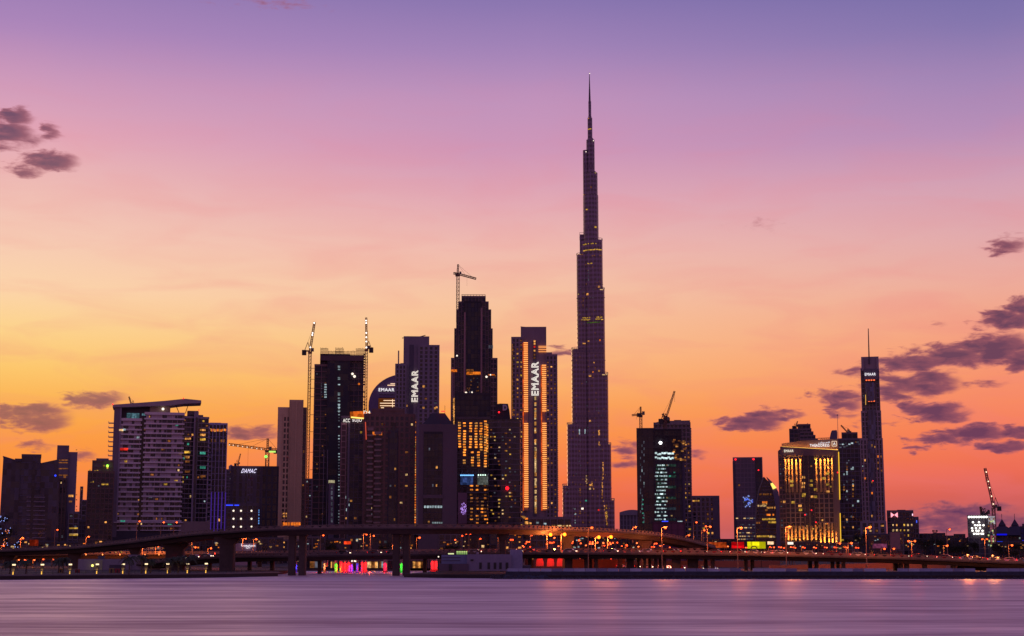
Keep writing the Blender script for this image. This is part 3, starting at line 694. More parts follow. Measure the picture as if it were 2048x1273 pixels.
B.dot(705, 748, .8, WHITEW, dy=-1, name='work_lamp'); B.dot(709, 753, .9, WHITEW, dy=-1, name='work_lamp'); B.dot(718, 768, .7, AMBER, dy=-1, name='work_lamp')
for x in (647.5, 655): B.slab(x, x+1, 900, dy=-2.2, D=.6, m=WTgrey, name='hoist_rail')
B.done()
CRs = wall((.30,.10,.06), .6)
tower_crane('luffing_crane', 'luffing crane with lit boom on a tall mast left of the unfinished tower', 1003, (620,1095), 706, boom=(629,645), lights=(.12,.55,.62,.97), w=1.7, m=CRs)
tower_crane('luffing_crane', 'luffing crane with upright lit boom right of the unfinished tower', 1003, (733,830), 701, boom=(732.5,636), lights=(.03,.22,.36,.5,.82,.9), w=1.5, m=CRs)
b = MB()
for y in (737, 759, 777, 794, 830, 864, 905, 940, 980):
    b.beam((XP(620,y,1003), 1003, ZP(y,1003)), (XP(631,y,1003), 1003, ZP(y,1003)), .3)
o = b.build('wall_tie', CRs, [r for r in scn.objects if r.name == 'luffing_crane'][0]); o.location = -o.parent.location
B = Bld('service_tower', 'slim pale service tower with a lit cap in front of the unfinished tower', 663, 930)
B.facade(657.5, 669, 964, D=9, fh=4, bw=4, wm=WTgrey, gm=wall((.26,.2,.28)), st=.12, so=.05, pw=0); B.slab(657, 669.5, 961, pb=966, dy=-.5, D=8, m=emit((190,180,140), .55, nz=.4), name='lit_cap')
for y in range(975, 1050, 11): B.win(663.5, y, 1.0, 2.4, DIMC)
B.done()

tower_crane('tower_crane', 'tower crane with level lattice jib and a green flood lamp over the square office block', 1010, (535,1095), 903, jib=(458,889), cjib=(561,900), lights=(.15,.27,.4,.52,.64,.76,.88,.98), w=2.1, t=.34, lm=emit((255,225,200),1.0))
cr = [r for r in scn.objects if r.name == 'tower_crane'][0]
b = MB(); b.ball(0,0,0,1.0); b.build('flood_lamp', GREENL, cr, (XP(533,913,1010)-cr.location.x, -2.2, ZP(914,1010)-G0)); 
b = MB(); b.box(0,4.4,-.2,.2,0,1.1); b.build('lit_banner', emit((190,235,110), 1.2), cr, (XP(539,905,1010)-cr.location.x, -2.2, ZP(906,1010)-G0))
tower_crane('luffing_crane', 'tiny thin far crane leaning right behind the square office block', 1900, (476,936), 930, boom=(481,908), w=1.4, group='tower cranes')
tower_crane('luffing_crane', 'tiny crane tip poking above the flying roof at the left', 1400, (263,815), 813, boom=(258,794), w=1.3)

# ------------------------------------------------------------------ middle group
B = Bld('slim_glass_tower', 'slim dark tower with white lettering under an orange lit box crown', 706, 930)
B.facade(683, 727, 836, D=20, fh=3.5, bw=2.7, wm=wall((.16,.11,.15)), gm=GDK, st=.3, so=.2, pw=.3, po=.15, lit=.04)
B.facade(683.5, 692, 850, dy=-1, D=3, fh=3.5, bw=2.5, wm=wall((.5,.3,.28)), gm=WTbrown, st=.5, so=.25, pw=.2, lit=.06, name='balcony_stack')
B.slab(696.5, 700, 846, dy=-1.2, D=2, m=WTgrey, name='fin')
sign(B.root, 'ACC', B.x(693,841,-2), -2, B.z(841.5,-2), 2.1, 4.2, emit((255,245,235), 1.3), name='roof_sign')
sign(B.root, 'SUJU', B.x(714,841,-2), -2, B.z(842,-2), 1.9, 5.6, emit((255,240,240), 1.3), name='roof_sign')
B.plate([(700,824),(722,822.5),(742,826),(739,838.5),(700,835)], dy=-3, D=14, m=emit((222,100,28), .75, nz=.3), name='lit_crown'); B.strip(702, 835, 738, 838, dy=-3.4, m=emit((255,215,110), 1.5), t=.85)
sign(B.root, 'D4', B.x(734,825,-3.6), -3.6, B.z(825,-3.6), 1.9, 4.0, emit((255,244,225), 1.25), name='roof_sign')
for x, y in ((690,995),(696,1000),(697,1010),(694,1020)): B.win(x, y, 1.2, 1.6, COOL, dy=-.5)
B.done()

B = Bld('domed_tower', 'dark tower with a quarter-round roof and small white lettering behind the brown apartments', 775, 1500)
pts = [(737+ (1-math.cos(a))*74, 812-math.sin(a)*64) for a in [math.pi/2*i/14 for i in range(15)]]
B.plate(pts+[(832,748),(832,1095),(737,1095)], D=26, m=wall((.16,.10,.20)), name='wall')
for i in range(6): B.slab(758+i*.3, 800, 783+i*6, pb=783.6+i*6, dy=-.5, D=.4, m=WTdark, name='ledge')
sign(B.root, 'EMAAR', B.x(773,780,-1.4), -1.4, B.z(780,-1.4), 3.1, 15.4, emit((255,250,250), 1.25), name='tower_sign')
SL = emit((255,214,175), 1.2)
for a, c, y in ((775,793,771),(781,793,768),(767,793,801.5),(760,793,807),(760,793,812),(762,768,816)): B.strip(a, y, c, y, dy=-1.2, m=SL, t=.7)
B.strip(785, 799, 785, 815, dy=-1.4, m=SL, t=.6); B.slab(757, 800, 797, pb=820, dy=-.7, D=.4, m=emit((120,60,20), .5), name='lit_recess'); B.done()

def emaar_tower(B, L, core, Rr, lower=None): pass
B = Bld('signed_twin_tower', 'grey mauve high rise with upright outlined letters left of the stepped dark tower', 845, 1250)
WM = wall((.25,.19,.24)); GM = wall((.10,.075,.11))
B.facade(808, 858, 676, D=30, fh=4, bw=5.5, wm=WM, gm=wall((.23,.17,.22)), st=.1, so=.05, pw=.5, po=.15)
B.slab(819, 828, 690, dy=-.35, D=1, m=GM, name='recess')
B.facade(838, 877, 693, dy=-1.5, D=30, fh=3.5, bw=4.1, wm=WM, gm=GDK, st=1.2, so=.25, pw=1.9, po=.5, lit=.015, name='right_wing')
B.facade(792, 812, 731, dy=-2.5, D=26, fh=3.5, bw=2.9, wm=WM, gm=GDK, st=1.1, so=.3, pw=1.3, po=.45, lit=.02, name='left_wing')
B.slab(796, 798.5, 702, pb=731, dy=0, D=2.5, m=WM, name='chimney'); B.slab(801, 810, 727, pb=731, dy=0, D=8, m=WM, name='roof_plant')
sign(B.root, 'EMAAR', B.x(830,772,-2), -2, B.z(772.5,-2), 5.6, 26.5, emit((255,243,228), 1.35), outline=.17, vert=True, name='tower_sign')
for y in range(840, 1060, 5):
    if y < 880 and random.random() < .75: continue
    B.win(829.5, y, 1.9, 1.2, WARM if random.random() < .6 else AMBER, dy=-.6)
for x, y in ((847,773),(848,774),(813,812),(847,816),(873,815),(870,817),(829,842),(829,852)): B.win(x, y, 1.6, 1.6, WARM, dy=-2.1)
for a, c in (((804,676),(820,674)), ((840,673),(851,670))):
    b = MB(); b.beam((B.x(*a),3,B.z(a[1])), (B.x(*c),3,B.z(c[1])), .6); xm = (a[0]+c[0])/2; b.box(B.x(xm,676)-.6,B.x(xm,676)+.6,2,4,B.z(677),B.z(674)); b.build('roof_cradle', DARKST, B.root)
for i in range(110): b = B.dot(877.6, 697+i*3.3, .42, WTgrey, dy=2, name='balcony_nib') if 697+i*3.3 < 832 else None
B.strip(823, 994, 828, 1052, dy=-12, m=WHITEW, t=.5)
B.done()

B = Bld('brown_apartment_tower', 'broad brown apartment tower with small balconies and a stepped flat top under the domed tower', 778, 880)
B.facade(730, 829, 832, D=26, fh=3.25, bw=2.9, wm=WTbrown, gm=GDK, st=1.1, so=.15, pw=1.2, po=.3, lit=.05, litf=lambda u, v: .07)
B.facade(745, 808, 822, dy=3, D=16, fh=3.3, bw=6, wm=WTbrown, gm=WTbrown, st=.4, so=.2, pw=.3, pb=833, name='roof_storey'); B.slab(768, 798, 815, pb=823, dy=5, D=10, m=WTbrown, name='roof_plant')
B.facade(737, 745, 860, dy=-1.6, D=2, fh=3.25, bw=2.6, wm=wall((.28,.19,.18)), gm=GDK, st=1.0, so=.6, pw=0, name='balcony_stack'); B.facade(751, 761, 868, dy=-1.6, D=2, fh=3.25, bw=2.8, wm=wall((.28,.19,.18)), gm=GDK, st=1.0, so=.6, pw=0, name='balcony_stack')
B.facade(778, 795, 865, dy=-.6, D=1, fh=3.25, bw=2.4, wm=WTdark, gm=GDK, st=.3, so=.1, pw=.2, lit=.12, name='stair_glazing'); B.facade(785, 790, 850, dy=-.9, D=1, fh=3.25, wm=GDK, gm=GDK, st=.1, so=.05, pw=0, name='recess')
B.slab(727, 731, 838, pb=1060, dy=2, D=20, m=WTred, name='side_wall')
for x, y in ((748,867),(749,868),(756,867),(761,868)): B.win(x, y, 1.8, 1.6, AMBER, dy=-1.9)
B.strip(731, 845, 732.5, 880, dy=-.8, m=emit((230,90,70), .8), t=.5); B.done()

B = Bld('pyramid_roofed_tower', 'grey tower with a dark pyramid roof and a recessed black window field', 875, 860)
WP = wall((.12,.085,.11)); B.facade(838, 914.5, 853, D=24, fh=3.6, bw=22, wm=WP, gm=WP, st=.06, so=.03, pw=0)
B.facade(848, 885, 868, dy=-.2, D=1, fh=3.5, bw=2.05, wm=wall((.03,.025,.035)), gm=glass((.012,.012,.02),2,3.5), st=.2, so=.05, pw=.12, po=.08, lit=.07, name='window_field', pal=P_RES, pb=1050)
B.slab(846.5, 886.5, 990, pb=997, dy=-.6, D=1.2, m=WP, name='transfer_beam')
for y in (941,958,974,1026): B.slab(848, 885, y, pb=y+.7, dy=-.45, D=.6, m=WP, name='ledge')
zt = B.z(853); b = MB(); xa, xb, xc, xd = B.x(845,853), B.x(906,853), B.x(864,824), B.x(890,824)
b.add([(xa,1,zt+1.2),(xb,1,zt+1.2),(xb,22,zt+1.2),(xa,22,zt+1.2),(xc,9,B.z(824)),(xd,9,B.z(824)),(xd,14,B.z(824)),(xc,14,B.z(824))], [(0,3,2,1),(4,5,6,7),(0,1,5,4),(1,2,6,5),(2,3,7,6),(3,0,4,7)]); b.build('roof', wall((.05,.03,.035)), B.root)
b = MB(); b.beam((B.x(890,822),11,B.z(824)), (B.x(890,806),11,B.z(808)), .2); b.build('antenna', DARKST, B.root); B.strip(882, 823, 890, 823, dy=8, m=REDL, t=.5, name='beacon_light')
for i in range(7): B.win(850.5+i*5.3, 1014, 1.2, 1.3, COOL, dy=-.7); 
for i in range(5): B.win(866+i*4.4, 1046, 1.0, .9, COOL, dy=-.7)
B.done()

# ---- stepped tower under construction with a crane on top
B = Bld('stepped_dark_tower', 'very tall dark tower narrowing in steps to an unfinished crown with a crane', 948, 1250)
WS = wall((.19,.115,.13)); WE = wall((.30,.18,.19)); GS = glass((.022,.018,.028), 3, 3.9, .3)
for a, c, y, dy, D_, nm in ((903,994,719,2,34,'lower_tier'),(909,985,660,1,30,'middle_tier'),(913,982,622,0,28,'upper_tier'),(917,977,606,-.8,26,'upper_tier'),(923.5,971,595,-1.6,22,'crown')):
    B.facade(a, c, y, dy=dy, D=D_, fh=3.9, bw=2.9, wm=WS, gm=GS, st=.45, so=.15, pw=.4, po=.2, lit=.0, name=nm)
B.facade(929, 962, 606, dy=-3, D=6, fh=3.9, bw=2.7, wm=wall((.03,.022,.03)), gm=GS, st=.2, so=.05, pw=.3, po=.1, name='centre_bay')
for a, c, y, y2, dy in ((928,931.5,625,786,-3.6),(961.5,965,616,800,-3.6),(904,907,735,800,1),(988,991,733,830,1)): B.slab(a, c, y, pb=y2, dy=dy, D=2.2, m=wall((.38,.20,.20)), name='pale_fin')
B.facade(903, 909, 719, dy=1.2, D=2, fh=3.9, wm=WE, gm=GS, name='corner_bay', lit=.05); B.facade(979, 994, 719, dy=.6, D=3, fh=3.9, wm=WE, gm=GS, name='corner_bay', lit=.04)
b = MB()
for i in range(9): x = B.x(924+i*5.8,595); b.beam((x,-1,B.z(596)), (x,-1,B.z(590)), .3)
for y in (590.3, 593): b.beam((B.x(923,y),-1,B.z(y)), (B.x(971,y),-1,B.z(y)), .35); b.beam((B.x(923,y),15,B.z(y)), (B.x(971,y),15,B.z(y)), .35)
b.build('roof_rail', DARKST, B.root)
B.slab(933, 963, 744, pb=750, dy=-3.5, D=.8, m=emit((215,110,30), .9, nz=.5), name='lit_storey'); B.win(908, 742, 5, 2, AMBER, dy=-.2); B.win(940, 741, 6, 1.4, DIM, dy=-3.5)
for x, y, r in ((973,754,.9),(914,712,.7),(932,786,.9),(944,785,.6),(981,750,.6)): B.dot(x, y, r, WHITEW, dy=-4, name='work_lamp')
B.win(980, 694, 5, 3, DIMC, dy=0); B.win(982, 750, 6, .8, AMBER, dy=0)
for i in range(24): B.win(908+random.uniform(-.6,.6), 798+i*2.6, 1.3, 1.2, WARM, dy=.6)
for i in range(26): B.win(random.uniform(934,960), random.uniform(757,800), .9, .8, random.choice((DIM,DIMC)), dy=-3.4)
B.done()
tower_crane('tower_crane', 'hammerhead crane rising above the top of the tallest dark stepped tower', 1258, (916,645), 551, jib=(952,558), cjib=(907,547), w=2.3, t=.42)

B = Bld('balcony_tower_front', 'tower glowing with rows of golden balcony lamps at the foot of the stepped dark tower', 946, 1000)
WF = wall((.11,.075,.08))
B.facade(914, 979, 838, D=26, fh=3.25, bw=3.5, wm=WF, gm=GDK, st=.45, so=.6, pw=.9, po=.3, lit=0)
B.facade(911, 980, 790, dy=4, D=22, fh=3.4, bw=3.2, wm=wall((.05,.035,.045)), gm=GS, st=.4, so=.3, pw=.3, name='upper_core')
GLD = emit((255,145,52), 1.2, True, .5)
for cx_, (ya, yb) in {929:(847,930), 941:(847,897), 952:(847,897), 962:(847,902), 971:(843,935), 919:(846,895), 945:(905,935), 957:(905,935), 975:(850,905)}.items():
    y = ya
    while y < yb:
        if random.random() < .94: B.win(cx_+random.uniform(-.6,.6), y, 1.7, 1.0, GLD if random.random() < .7 else WARM, dy=-.9)
        y += 5.3
for i in range(60): B.win(random.choice((943,955,965,970,976))+random.uniform(-1,1), random.choice([972,980]+list(range(990,1052,7))), 1.5, .9, random.choice((GLD, DIM, WARM, DIM)), dy=-.9)
for y in (985,997,1004,1010,1022,1029,1036,1044): B.slab(934, 976, y, pb=y+1, dy=-1.6, D=1, m=WTgrey, name='balcony_ledge')
B.slab(921, 946, 951, pb=970, dy=-1.3, D=.6, m=emit((60,80,140), .5, nz=.5), name='lit_glazing'); B.slab(955, 979, 950, pb=970, dy=-1.3, D=.6, m=emit((130,135,130), .4, nz=.5), name='lit_glazing')
for i in range(7): B.dot(922+i*4, 951, .45, emit((120,190,255), 2.5), dy=-1.9, name='eave_lamp')
for i in range(4): B.dot(957+i*4.5, 950.5, .45, emit((220,255,235), 2.), dy=-1.9, name='eave_lamp')
B.slab(916, 934, 986, pb=1048, dy=-3, D=2, m=wall((.34,.17,.22)), name='advert_wall')
b = MB(); 
for i in range(70):
    a, r = random.uniform(0,6.28), random.uniform(0,1)**.5; b.ball(B.x(927+6*r*math.cos(a),1017)-0, -3.4, B.z(1018+12*r*math.sin(a)), .16, n=4)
tag(b.build('sparkle_lights', emit((190,150,255), 1.6), B.root), kind='stuff'); B.done()

B = Bld('curved_dark_tower', 'dark rounded tower with thin floor bands and a boxy dark roof crown', 1010, 950)
b = MB(); xa, xb = B.x(976,850), B.x(1042,850); w = xb-xa
prof = [(xa,6)]+[(xa+w*(.5-.5*math.cos(math.pi*i/14)), 3-5.5*math.sin(math.pi*i/14)) for i in range(1,14)]+[(xb,6),(xb,26),(xa,26)]
b.prism(prof, 0, B.z(840)); b.build('curtain_wall', glass((.03,.022,.032),2.4,3.3), B.root)
cx_ = (xa+xb)/2; sc = lambda k: [(cx_+(x-cx_)*k, 10+(y-10)*k) for x, y in prof]
b = MB(); z = 0
while z < B.z(838): b.prism(sc(1.012), z, z+.55); z += 3.3
b.build('floor_band', wall((.16,.115,.13)), B.root)
B.slab(980, 1042, 838, pb=842, dy=4, D=18, m=WTdark, name='parapet')
B.plate([(991,840),(991,809),(1000,807.5),(1016,808),(1019,822),(1021,840)], dy=3, D=14, m=wall((.035,.025,.035)), name='roof_crown')
sign(B.root, 'D', B.x(1010,815,1), 2.4, B.z(815.5,1), 3.9, 3.0, wall((.45,.36,.42)), outline=.5, name='crown_emblem')
B.dot(998, 825, .55, REDL, dy=2, name='beacon_light'); B.dot(1014.5, 977, 1.1, emit((255,20,30), 4), dy=-4, name='beacon_light')
for i in range(70):
    x = random.choice((983,987,990,998,1006,1012,1020,1023,1030))+random.uniform(-1,1); y = 860+round(random.uniform(0,26))*7
    dyy = 3-5.5*math.sqrt(max(0, 1-((x-1009)/33.)**2))-.8; B.win(x, y, 1.0, .8, random.choice((YEL, DIM, PALE, DIMC, DIM)), dy=dyy)
B.done()

# ---- second signed tower, outlined in warm light
B = Bld('signed_glowing_tower', 'twin topped tower outlined by glowing ladders of orange light with upright outlined letters', 1070, 1200)
WM2 = wall((.27,.18,.21))
B.facade(1042, 1092, 657, D=30, fh=4, bw=5.5, wm=WM2, gm=wall((.25,.165,.20)), st=.1, so=.05, pw=.4, po=.15)
B.facade(1024, 1046, 677, dy=-1.5, D=28, fh=3.45, bw=2.9, wm=WM2, gm=GDK, st=1.1, so=.3, pw=1.3, po=.45, litf=lambda u, v: .5 if .3 < u < .8 else .2, name='left_wing', pal=[(WARM,2),(DIM,5),(YEL,1)])
B.facade(1092, 1113, 712, dy=-1.5, D=28, fh=3.45, bw=2.9, wm=WM2, gm=GDK, st=1.1, so=.3, pw=1.3, po=.45, litf=lambda u, v: .38, name='right_wing', pal=[(WARM,1),(DIM,5)])
B.facade(1078, 1104, 708, dy=-.8, D=10, fh=4, bw=5, wm=WM2, gm=WM2, st=.1, so=.05, pw=0, name='shoulder')
B.slab(1066, 1072.5, 682, dy=-.5, D=1, m=GM, name='recess')
sign(B.root, 'EMAAR', B.x(1070,757,-2.4), -2.4, B.z(757.5,-2.4), 5.6, 27, emit((255,244,232), 1.35), outline=.18, vert=True, name='tower_sign')
LAD = emit((255,160,84), 1.5, True); LADG = emit((215,80,22), .8, nz=.3)
def ladder(x, ya, yb, w, lean):
    n = int((yb-ya)/4.15)
    for i in range(n):
        if 826 < ya+i*4.15 < 846: continue
        y = ya+i*4.15; xx = x+(y-ya)*lean; b = MB(); ww = B.x(xx+w/2,y)-B.x(xx-w/2,y)
        b.box(-ww/2, ww/2, -.25, .25, -.36, .36); b.build('ladder_light', LAD, B.root, (B.x(xx,y,-2.5), -2.5, B.z(y,-2.5)))
    b = MB(); b.box(B.x(x-w/2-1.9,ya,-2)-0, B.x(x-w/2+.1,ya,-2), -2.4, -1.9, B.z(yb,-2), B.z(ya,-2)); b.build('painted_halo', LADG, B.root)  # glowing strip paints the orange halo beside the ladder lights
    b = MB(); b.box(B.x(x-w/2,ya,-2), B.x(x+w/2,ya,-2), -1.6, -1.2, B.z(yb,-2), B.z(ya,-2)); b.build('channel_wall', wall((.45,.24,.16)), B.root)
ladder(1051.5, 686, 1022, 8.5, .004); ladder(1088, 731, 1022, 8.5, .006)
for y in (693,696,700,704): B.strip(1077, y, 1093, y, dy=-1.6, m=LAD, t=.4)
y = 795
while y < 1026:
    if random.random() < .86: B.win(1070.5+(y-795)*.004, y, 1.5, 1.4, PALE if random.random() < .5 else WARM, dy=-1.2)
    y += 3.9
for y in (683,688,694,702,710,716): B.win(1069, y, 1.4, 1.4, random.choice((DIM, WARM, REDW)), dy=-1.0)
for i in range(74): B.win(1024.2+i*.02, 690+i*3.9 if 690+i*3.9 < 833 else 700, .7, 1.4, DIM, dy=-2.3)
for i in range(78): B.dot(1113.6+i*.035, 722+i*3.9, .5, DIM, dy=3, name='edge_lamp')
for a, c in (((1041,653),(1066,655)), ((1068,654),(1090,656))):
    b = MB(); b.beam((B.x(*a),3,B.z(a[1])), (B.x(*c),3,B.z(c[1])), .6); xm = (a[0]+c[0])/2; b.box(B.x(xm,656)-.6,B.x(xm,656)+.6,2,4,B.z(657),B.z(654)); b.build('roof_cradle', DARKST, B.root)
B.slab(1102, 1110, 709, pb=713, dy=2, D=8, m=WM2, name='roof_plant'); B.done()
B = Bld('podium_building', 'long low podium with a strip of pale lights below the glowing ladder tower', 1090, 900)
B.facade(1046, 1142, 1038, D=24, fh=4, bw=4, wm=wall((.20,.15,.17)), gm=GDK, lit=.05); 
for i in range(12): B.win(1106+i*3, 1052, 1.6, .8, PALE if i % 2 else DIM, dy=-.7)
for x, y, m in ((1047,1034,WARM),(1053,1038,AMBER),(1049,1036,WARM),(1060,1047,WARM),(1075,1046,COOL),(1090,1048,COOL)): B.win(x, y, 1.6, 1., m, dy=-.9)
B.done()
# ------------------------------------------------------------------ the needle skyscraper
Y = 2660.
B = Bld('needle_skyscraper', 'immensely tall tapering skyscraper stepping up in rounded setbacks to a thin spire', 1177, Y, py=1095)
def tw(c):
    m, t, out = mat('curtain'); b = t.new('ShaderNodeBsdfPrincipled'); t.l.new(b.outputs[0], out.inputs[0])
    o = t.new('ShaderNodeTexCoord').outputs['Object']; s_ = t.new('ShaderNodeSeparateXYZ', inp={0: o})
    w1 = t.math('FRACT', t.math('DIVIDE', s_.outputs[2], 8.2)); band = t.maprange(t.math('ABSOLUTE', t.math('SUBTRACT', w1, .5)), .22, .3)
    w2 = t.math('FRACT', t.math('DIVIDE', t.math('ADD', s_.outputs[0], t.math('MULTIPLY', s_.outputs[1], .6)), 6.1)); fin = t.maprange(t.math('ABSOLUTE', t.math('SUBTRACT', w2, .5)), .34, .42)
    mech = t.maprange(t.math('ABSOLUTE', t.math('SUBTRACT', t.math('FRACT', t.math('DIVIDE', t.math('ADD', s_.outputs[2], 40.), 112.)), .5)), .03, .035, 1., 0.)
    n = t.new('ShaderNodeTexNoise', inp={'Vector': o, 'Scale': .03, 'Detail': 5.})
    f = t.math('MULTIPLY', t.math('ADD', t.math('MULTIPLY', band, .5), t.math('MULTIPLY', fin, .65)), t.maprange(n.outputs['Fac'], .3, .7, .55, 1.25))
    cc_ = t.mix(f, tuple(v*.32 for v in c), c); cc_ = t.mix(mech, cc_, tuple(v*.5 for v in c))
    t.l.new(cc_, b.inputs['Base Color']); b.inputs['Metallic'].default_value = .35; t.l.new(t.maprange(f, 0, 1, .18, .5), b.inputs['Roughness'])
    return m
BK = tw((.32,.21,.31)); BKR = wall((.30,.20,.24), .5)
cxp = 1177.
def ext(px, py): return B.x(px, py, -10)
def capsule(L, ang, r, n=9, back=4.):
    d = Vector((math.cos(ang), math.sin(ang))); s_ = Vector((-d.y, d.x)); e = d*L; P = []
    for i in range(n+1):
        a = -math.pi/2+math.pi*i/n; v = e+d*math.cos(a)*r+s_*math.sin(a)*r; P.append((v.x, v.y))
    P += [tuple(s_*r-d*back), tuple(-s_*r-d*back)]
    return P
AL, AR, AB = R(180+28), R(-28), R(90)
tiers = [  # (side, outer px, top py, tube radius)
 ('L',1125,973,9.4),('L',1134,851,10.0),('L',1143,701,10.6),('L',1153,512,11.2),
 ('R',1229,1002,9.4),('R',1222,891,10.0),('R',1216,751,10.6),('R',1209,582,11.2),('R',1205,484,11.8),
 ('B',60,930,9.8),('B',52,790,10.4),('B',40,640,11.0),('B',26,470,11.6)]
def rail(P, z, k=1.0, h=3.2):
    b = MB(); n = len(P)
    for i in range(n):
        p, q = P[i], P[(i+1)%n]; b.beam((p[0],p[1],z+h), (q[0],q[1],z+h), .5); b.beam((p[0],p[1],z), (p[0],p[1],z+h), .5)
    return b
for sd, px, py, r in tiers:
    ang = {'L': AL, 'R': AR, 'B': AB}[sd]; z = B.z(py)
    L = px if sd == 'B' else (abs(ext(px, py))-r)/math.cos(R(28))
    P = capsule(L, ang, r); b = MB(); b.prism(P, 0, z); b.build('wing_tier', BK, B.root)
    for zz in range(0, int(z), 112):
        q = [(x*1.0, y) for x, y in capsule(L+.25, ang, r+.35)]; b = MB(); b.prism(q, zz, zz+1.1); b.build('floor_ring', BKR, B.root)
    rail(P, z).build('terrace_rail', BKR, B.root)
# core stages: (left px, right px, top py)
for l_, r_, py in ((1166,1196.5,393),(1172,1195,348),(1172.5,1189,282),(1175,1184.5,238),(1176.6,1182.3,205)):
    xl_, xr__ = B.x(l_, py), B.x(r_, py); rr = (xr__-xl_)/2; b = MB(); b.cyl((xl_+xr__)/2, -4, 0, B.z(py), rr, n=20); b.build('core_stage', BK, B.root)
    b = MB(); b.cyl((xl_+xr__)/2, -4, B.z(py), B.z(py)+3, rr*.7, n=12); b.build('core_cap', BKR, B.root)
xl_ = B.x(1166, 393); b = MB(); b.cyl(B.x(1171.5,303), -5, 0, B.z(303), 5.2, n=16); b.build('core_stage', BK, B.root)
b = MB(); b.cyl(B.x(1179.3,205), -4, B.z(206), B.z(180), 1.9, 1.3); b.cyl(B.x(1179.3,205), -4, B.z(180), B.z(147), 1.2, .45, mi=0); b.build('spire', wall((.10,.07,.09)), B.root)
# dark strip painted as shade in the groove, and a pale ridge beside it
b = MB(); b.box(-2.2, 1.6, -13.4, -9, 0, B.z(560)); b.build('groove_shade', wall((.07,.05,.07)), B.root)
b = MB(); b.box(3.2, 4.2, -15.2, -9, 0, B.z(586)); b.build('ridge', wall((.40,.27,.30)), B.root)
bpy.context.view_layer.update()
vs, fs = [], []
for o in B.root.children:
    if o.name.split('.')[0] in ('wing_tier', 'core_stage'):
        n0 = len(vs); vs += [v.co.copy() for v in o.data.vertices]; fs += [tuple(n0+i for i in p.vertices) for p in o.data.polygons]
bvh = BVHTree.FromPolygons(vs, fs)
def bwin(px, py, w, h, m):
    x, z = B.x(px, py, -10), B.z(py, -10); hit = bvh.ray_cast(Vector((x,-300,z)), Vector((0,1,0)))
    if hit[0] is not None:
        nrm = hit[1]; B.lit.append(((x, hit[0].y-.5, z), (w, .8, h), m, math.atan2(nrm.y, nrm.x)+math.pi/2))
for y, a, c, mm, dn in ((490,1167,1196,YEL,.7),(502,1167,1205,YEL,.8),(514,1185,1206,DIM,.6),(529,1172,1190,YEL,.6),(637,1164,1182,YEL,.5),(641,1164,1180,YEL,.7),(637,1194,1204,YEL,.8),(641,1192,1206,YEL,.9),(647,1175,1200,emit((90,120,50),.5,nz=.4),.8),(237,1177,1183,WARM,.3),(258,1176,1182,YEL,.6)):
    x = a
    while x < c:
        if random.random() < dn: bwin(x, y+random.uniform(-.5,.5), 1.7, 1.6, mm)
        x += 1.9
for x, y, w, h, m in ((1175,590,4,3.5,WARM),(1189,345,3,3,WARM),(1191,347,3,2,PALE),(1174,421,4,2,YEL),(1191,456,4,3,YEL),(1182,376,2,3,DIM),(1198,576,4,3,WARM),(1203,582,6,1.2,PALE),(1168,688,5,2,WARM),(1177,684,3,2,WARM),(1200,683,2,3,AMBER),(1157,589,2,2,PALE),(1198,744,3,3,WARM),(1207,752,5,1.4,PALE),(1213,751,3,2,PALE),(1180,753,4,3,WARM),(1188,727,2,2,WARM),(1186,746,2,2,AMBER),(1180,843,3,3,WARM),(1172,1002,3,2.5,TEAL),(1165,1018,4,3,WHITEW),(1197,1021,3,2.5,REDW),(1159,865,1.6,9,COOL),(1170,864,1.6,8,COOL),(1198,867,2.6,9,WARM),(1181,971,5,3,WARM),(1180,978,3,3,PALE)): bwin(x, y, w, h, m)
for (xa, ya, xb_, yb_, n, mm) in ((1206,925,1204,1000,34,WARM),(1206,1003,1215,1052,26,WARM),(1198,885,1199,895,5,WARM),(1161,963,1160,1040,14,DIM),(1213,1008,1214,1050,18,YEL),(1172,952,1174,980,9,PALE),(1151,1015,1151,1050,8,COOL),(1184,965,1188,980,6,WARM),(1166,592,1167,618,5,DIM),(1177,540,1177,568,8,DIMC),(1166,1010,1166,1050,6,DIM)):
    for i in range(n):
        u = random.random(); bwin(xa+(xb_-xa)*u+random.uniform(-1,1), ya+(yb_-ya)*u, 1.5, 1.7, mm if random.random() < .6 else DIM)
for i in range(190): bwin(random.uniform(1130,1226), random.uniform(520,1050), 1.1, 1.3, random.choice((DIM, DIM, DIMC)))
for y, a, c in ((512,1153,1166),(701,1143,1155),(851,1134,1143),(973,1125,1141),(1002,1217,1229),(891,1204,1221),(751,1206,1216),(393,1166,1171)):
    x = a+.5
    while x < c: B.lit.append(((B.x(x,y,-10), -16, B.z(y,-10)+1.5), (1.0,.8,1.0), PALE if random.random() < .5 else DIM, 0)); x += 1.7
for x, y in ((1172,304),(1187,282),(1179.3,147.5)): B.dot(x, y, .9, WHITEW, dy=-12, name='beacon_light')
B.done()

# ------------------------------------------------------------------ right group
B = Bld('vaulted_hall', 'low hall with a shallow curved roof right of the needle skyscraper', 1258, 1500)
B.facade(1240, 1280, 1030, D=30, fh=5, bw=3.4, wm=WTgrey, gm=wall((.12,.09,.11)), st=.5, so=.2, pw=1.0, po=.3, lit=.08)
B.plate([(1239,1031)]+[(1239+42*i/10, 1028-8*math.sin(math.pi*(.12+.62*i/10))) for i in range(11)]+[(1281,1031)], dy=-1, D=31, m=WTgrey, name='roof'); B.done()

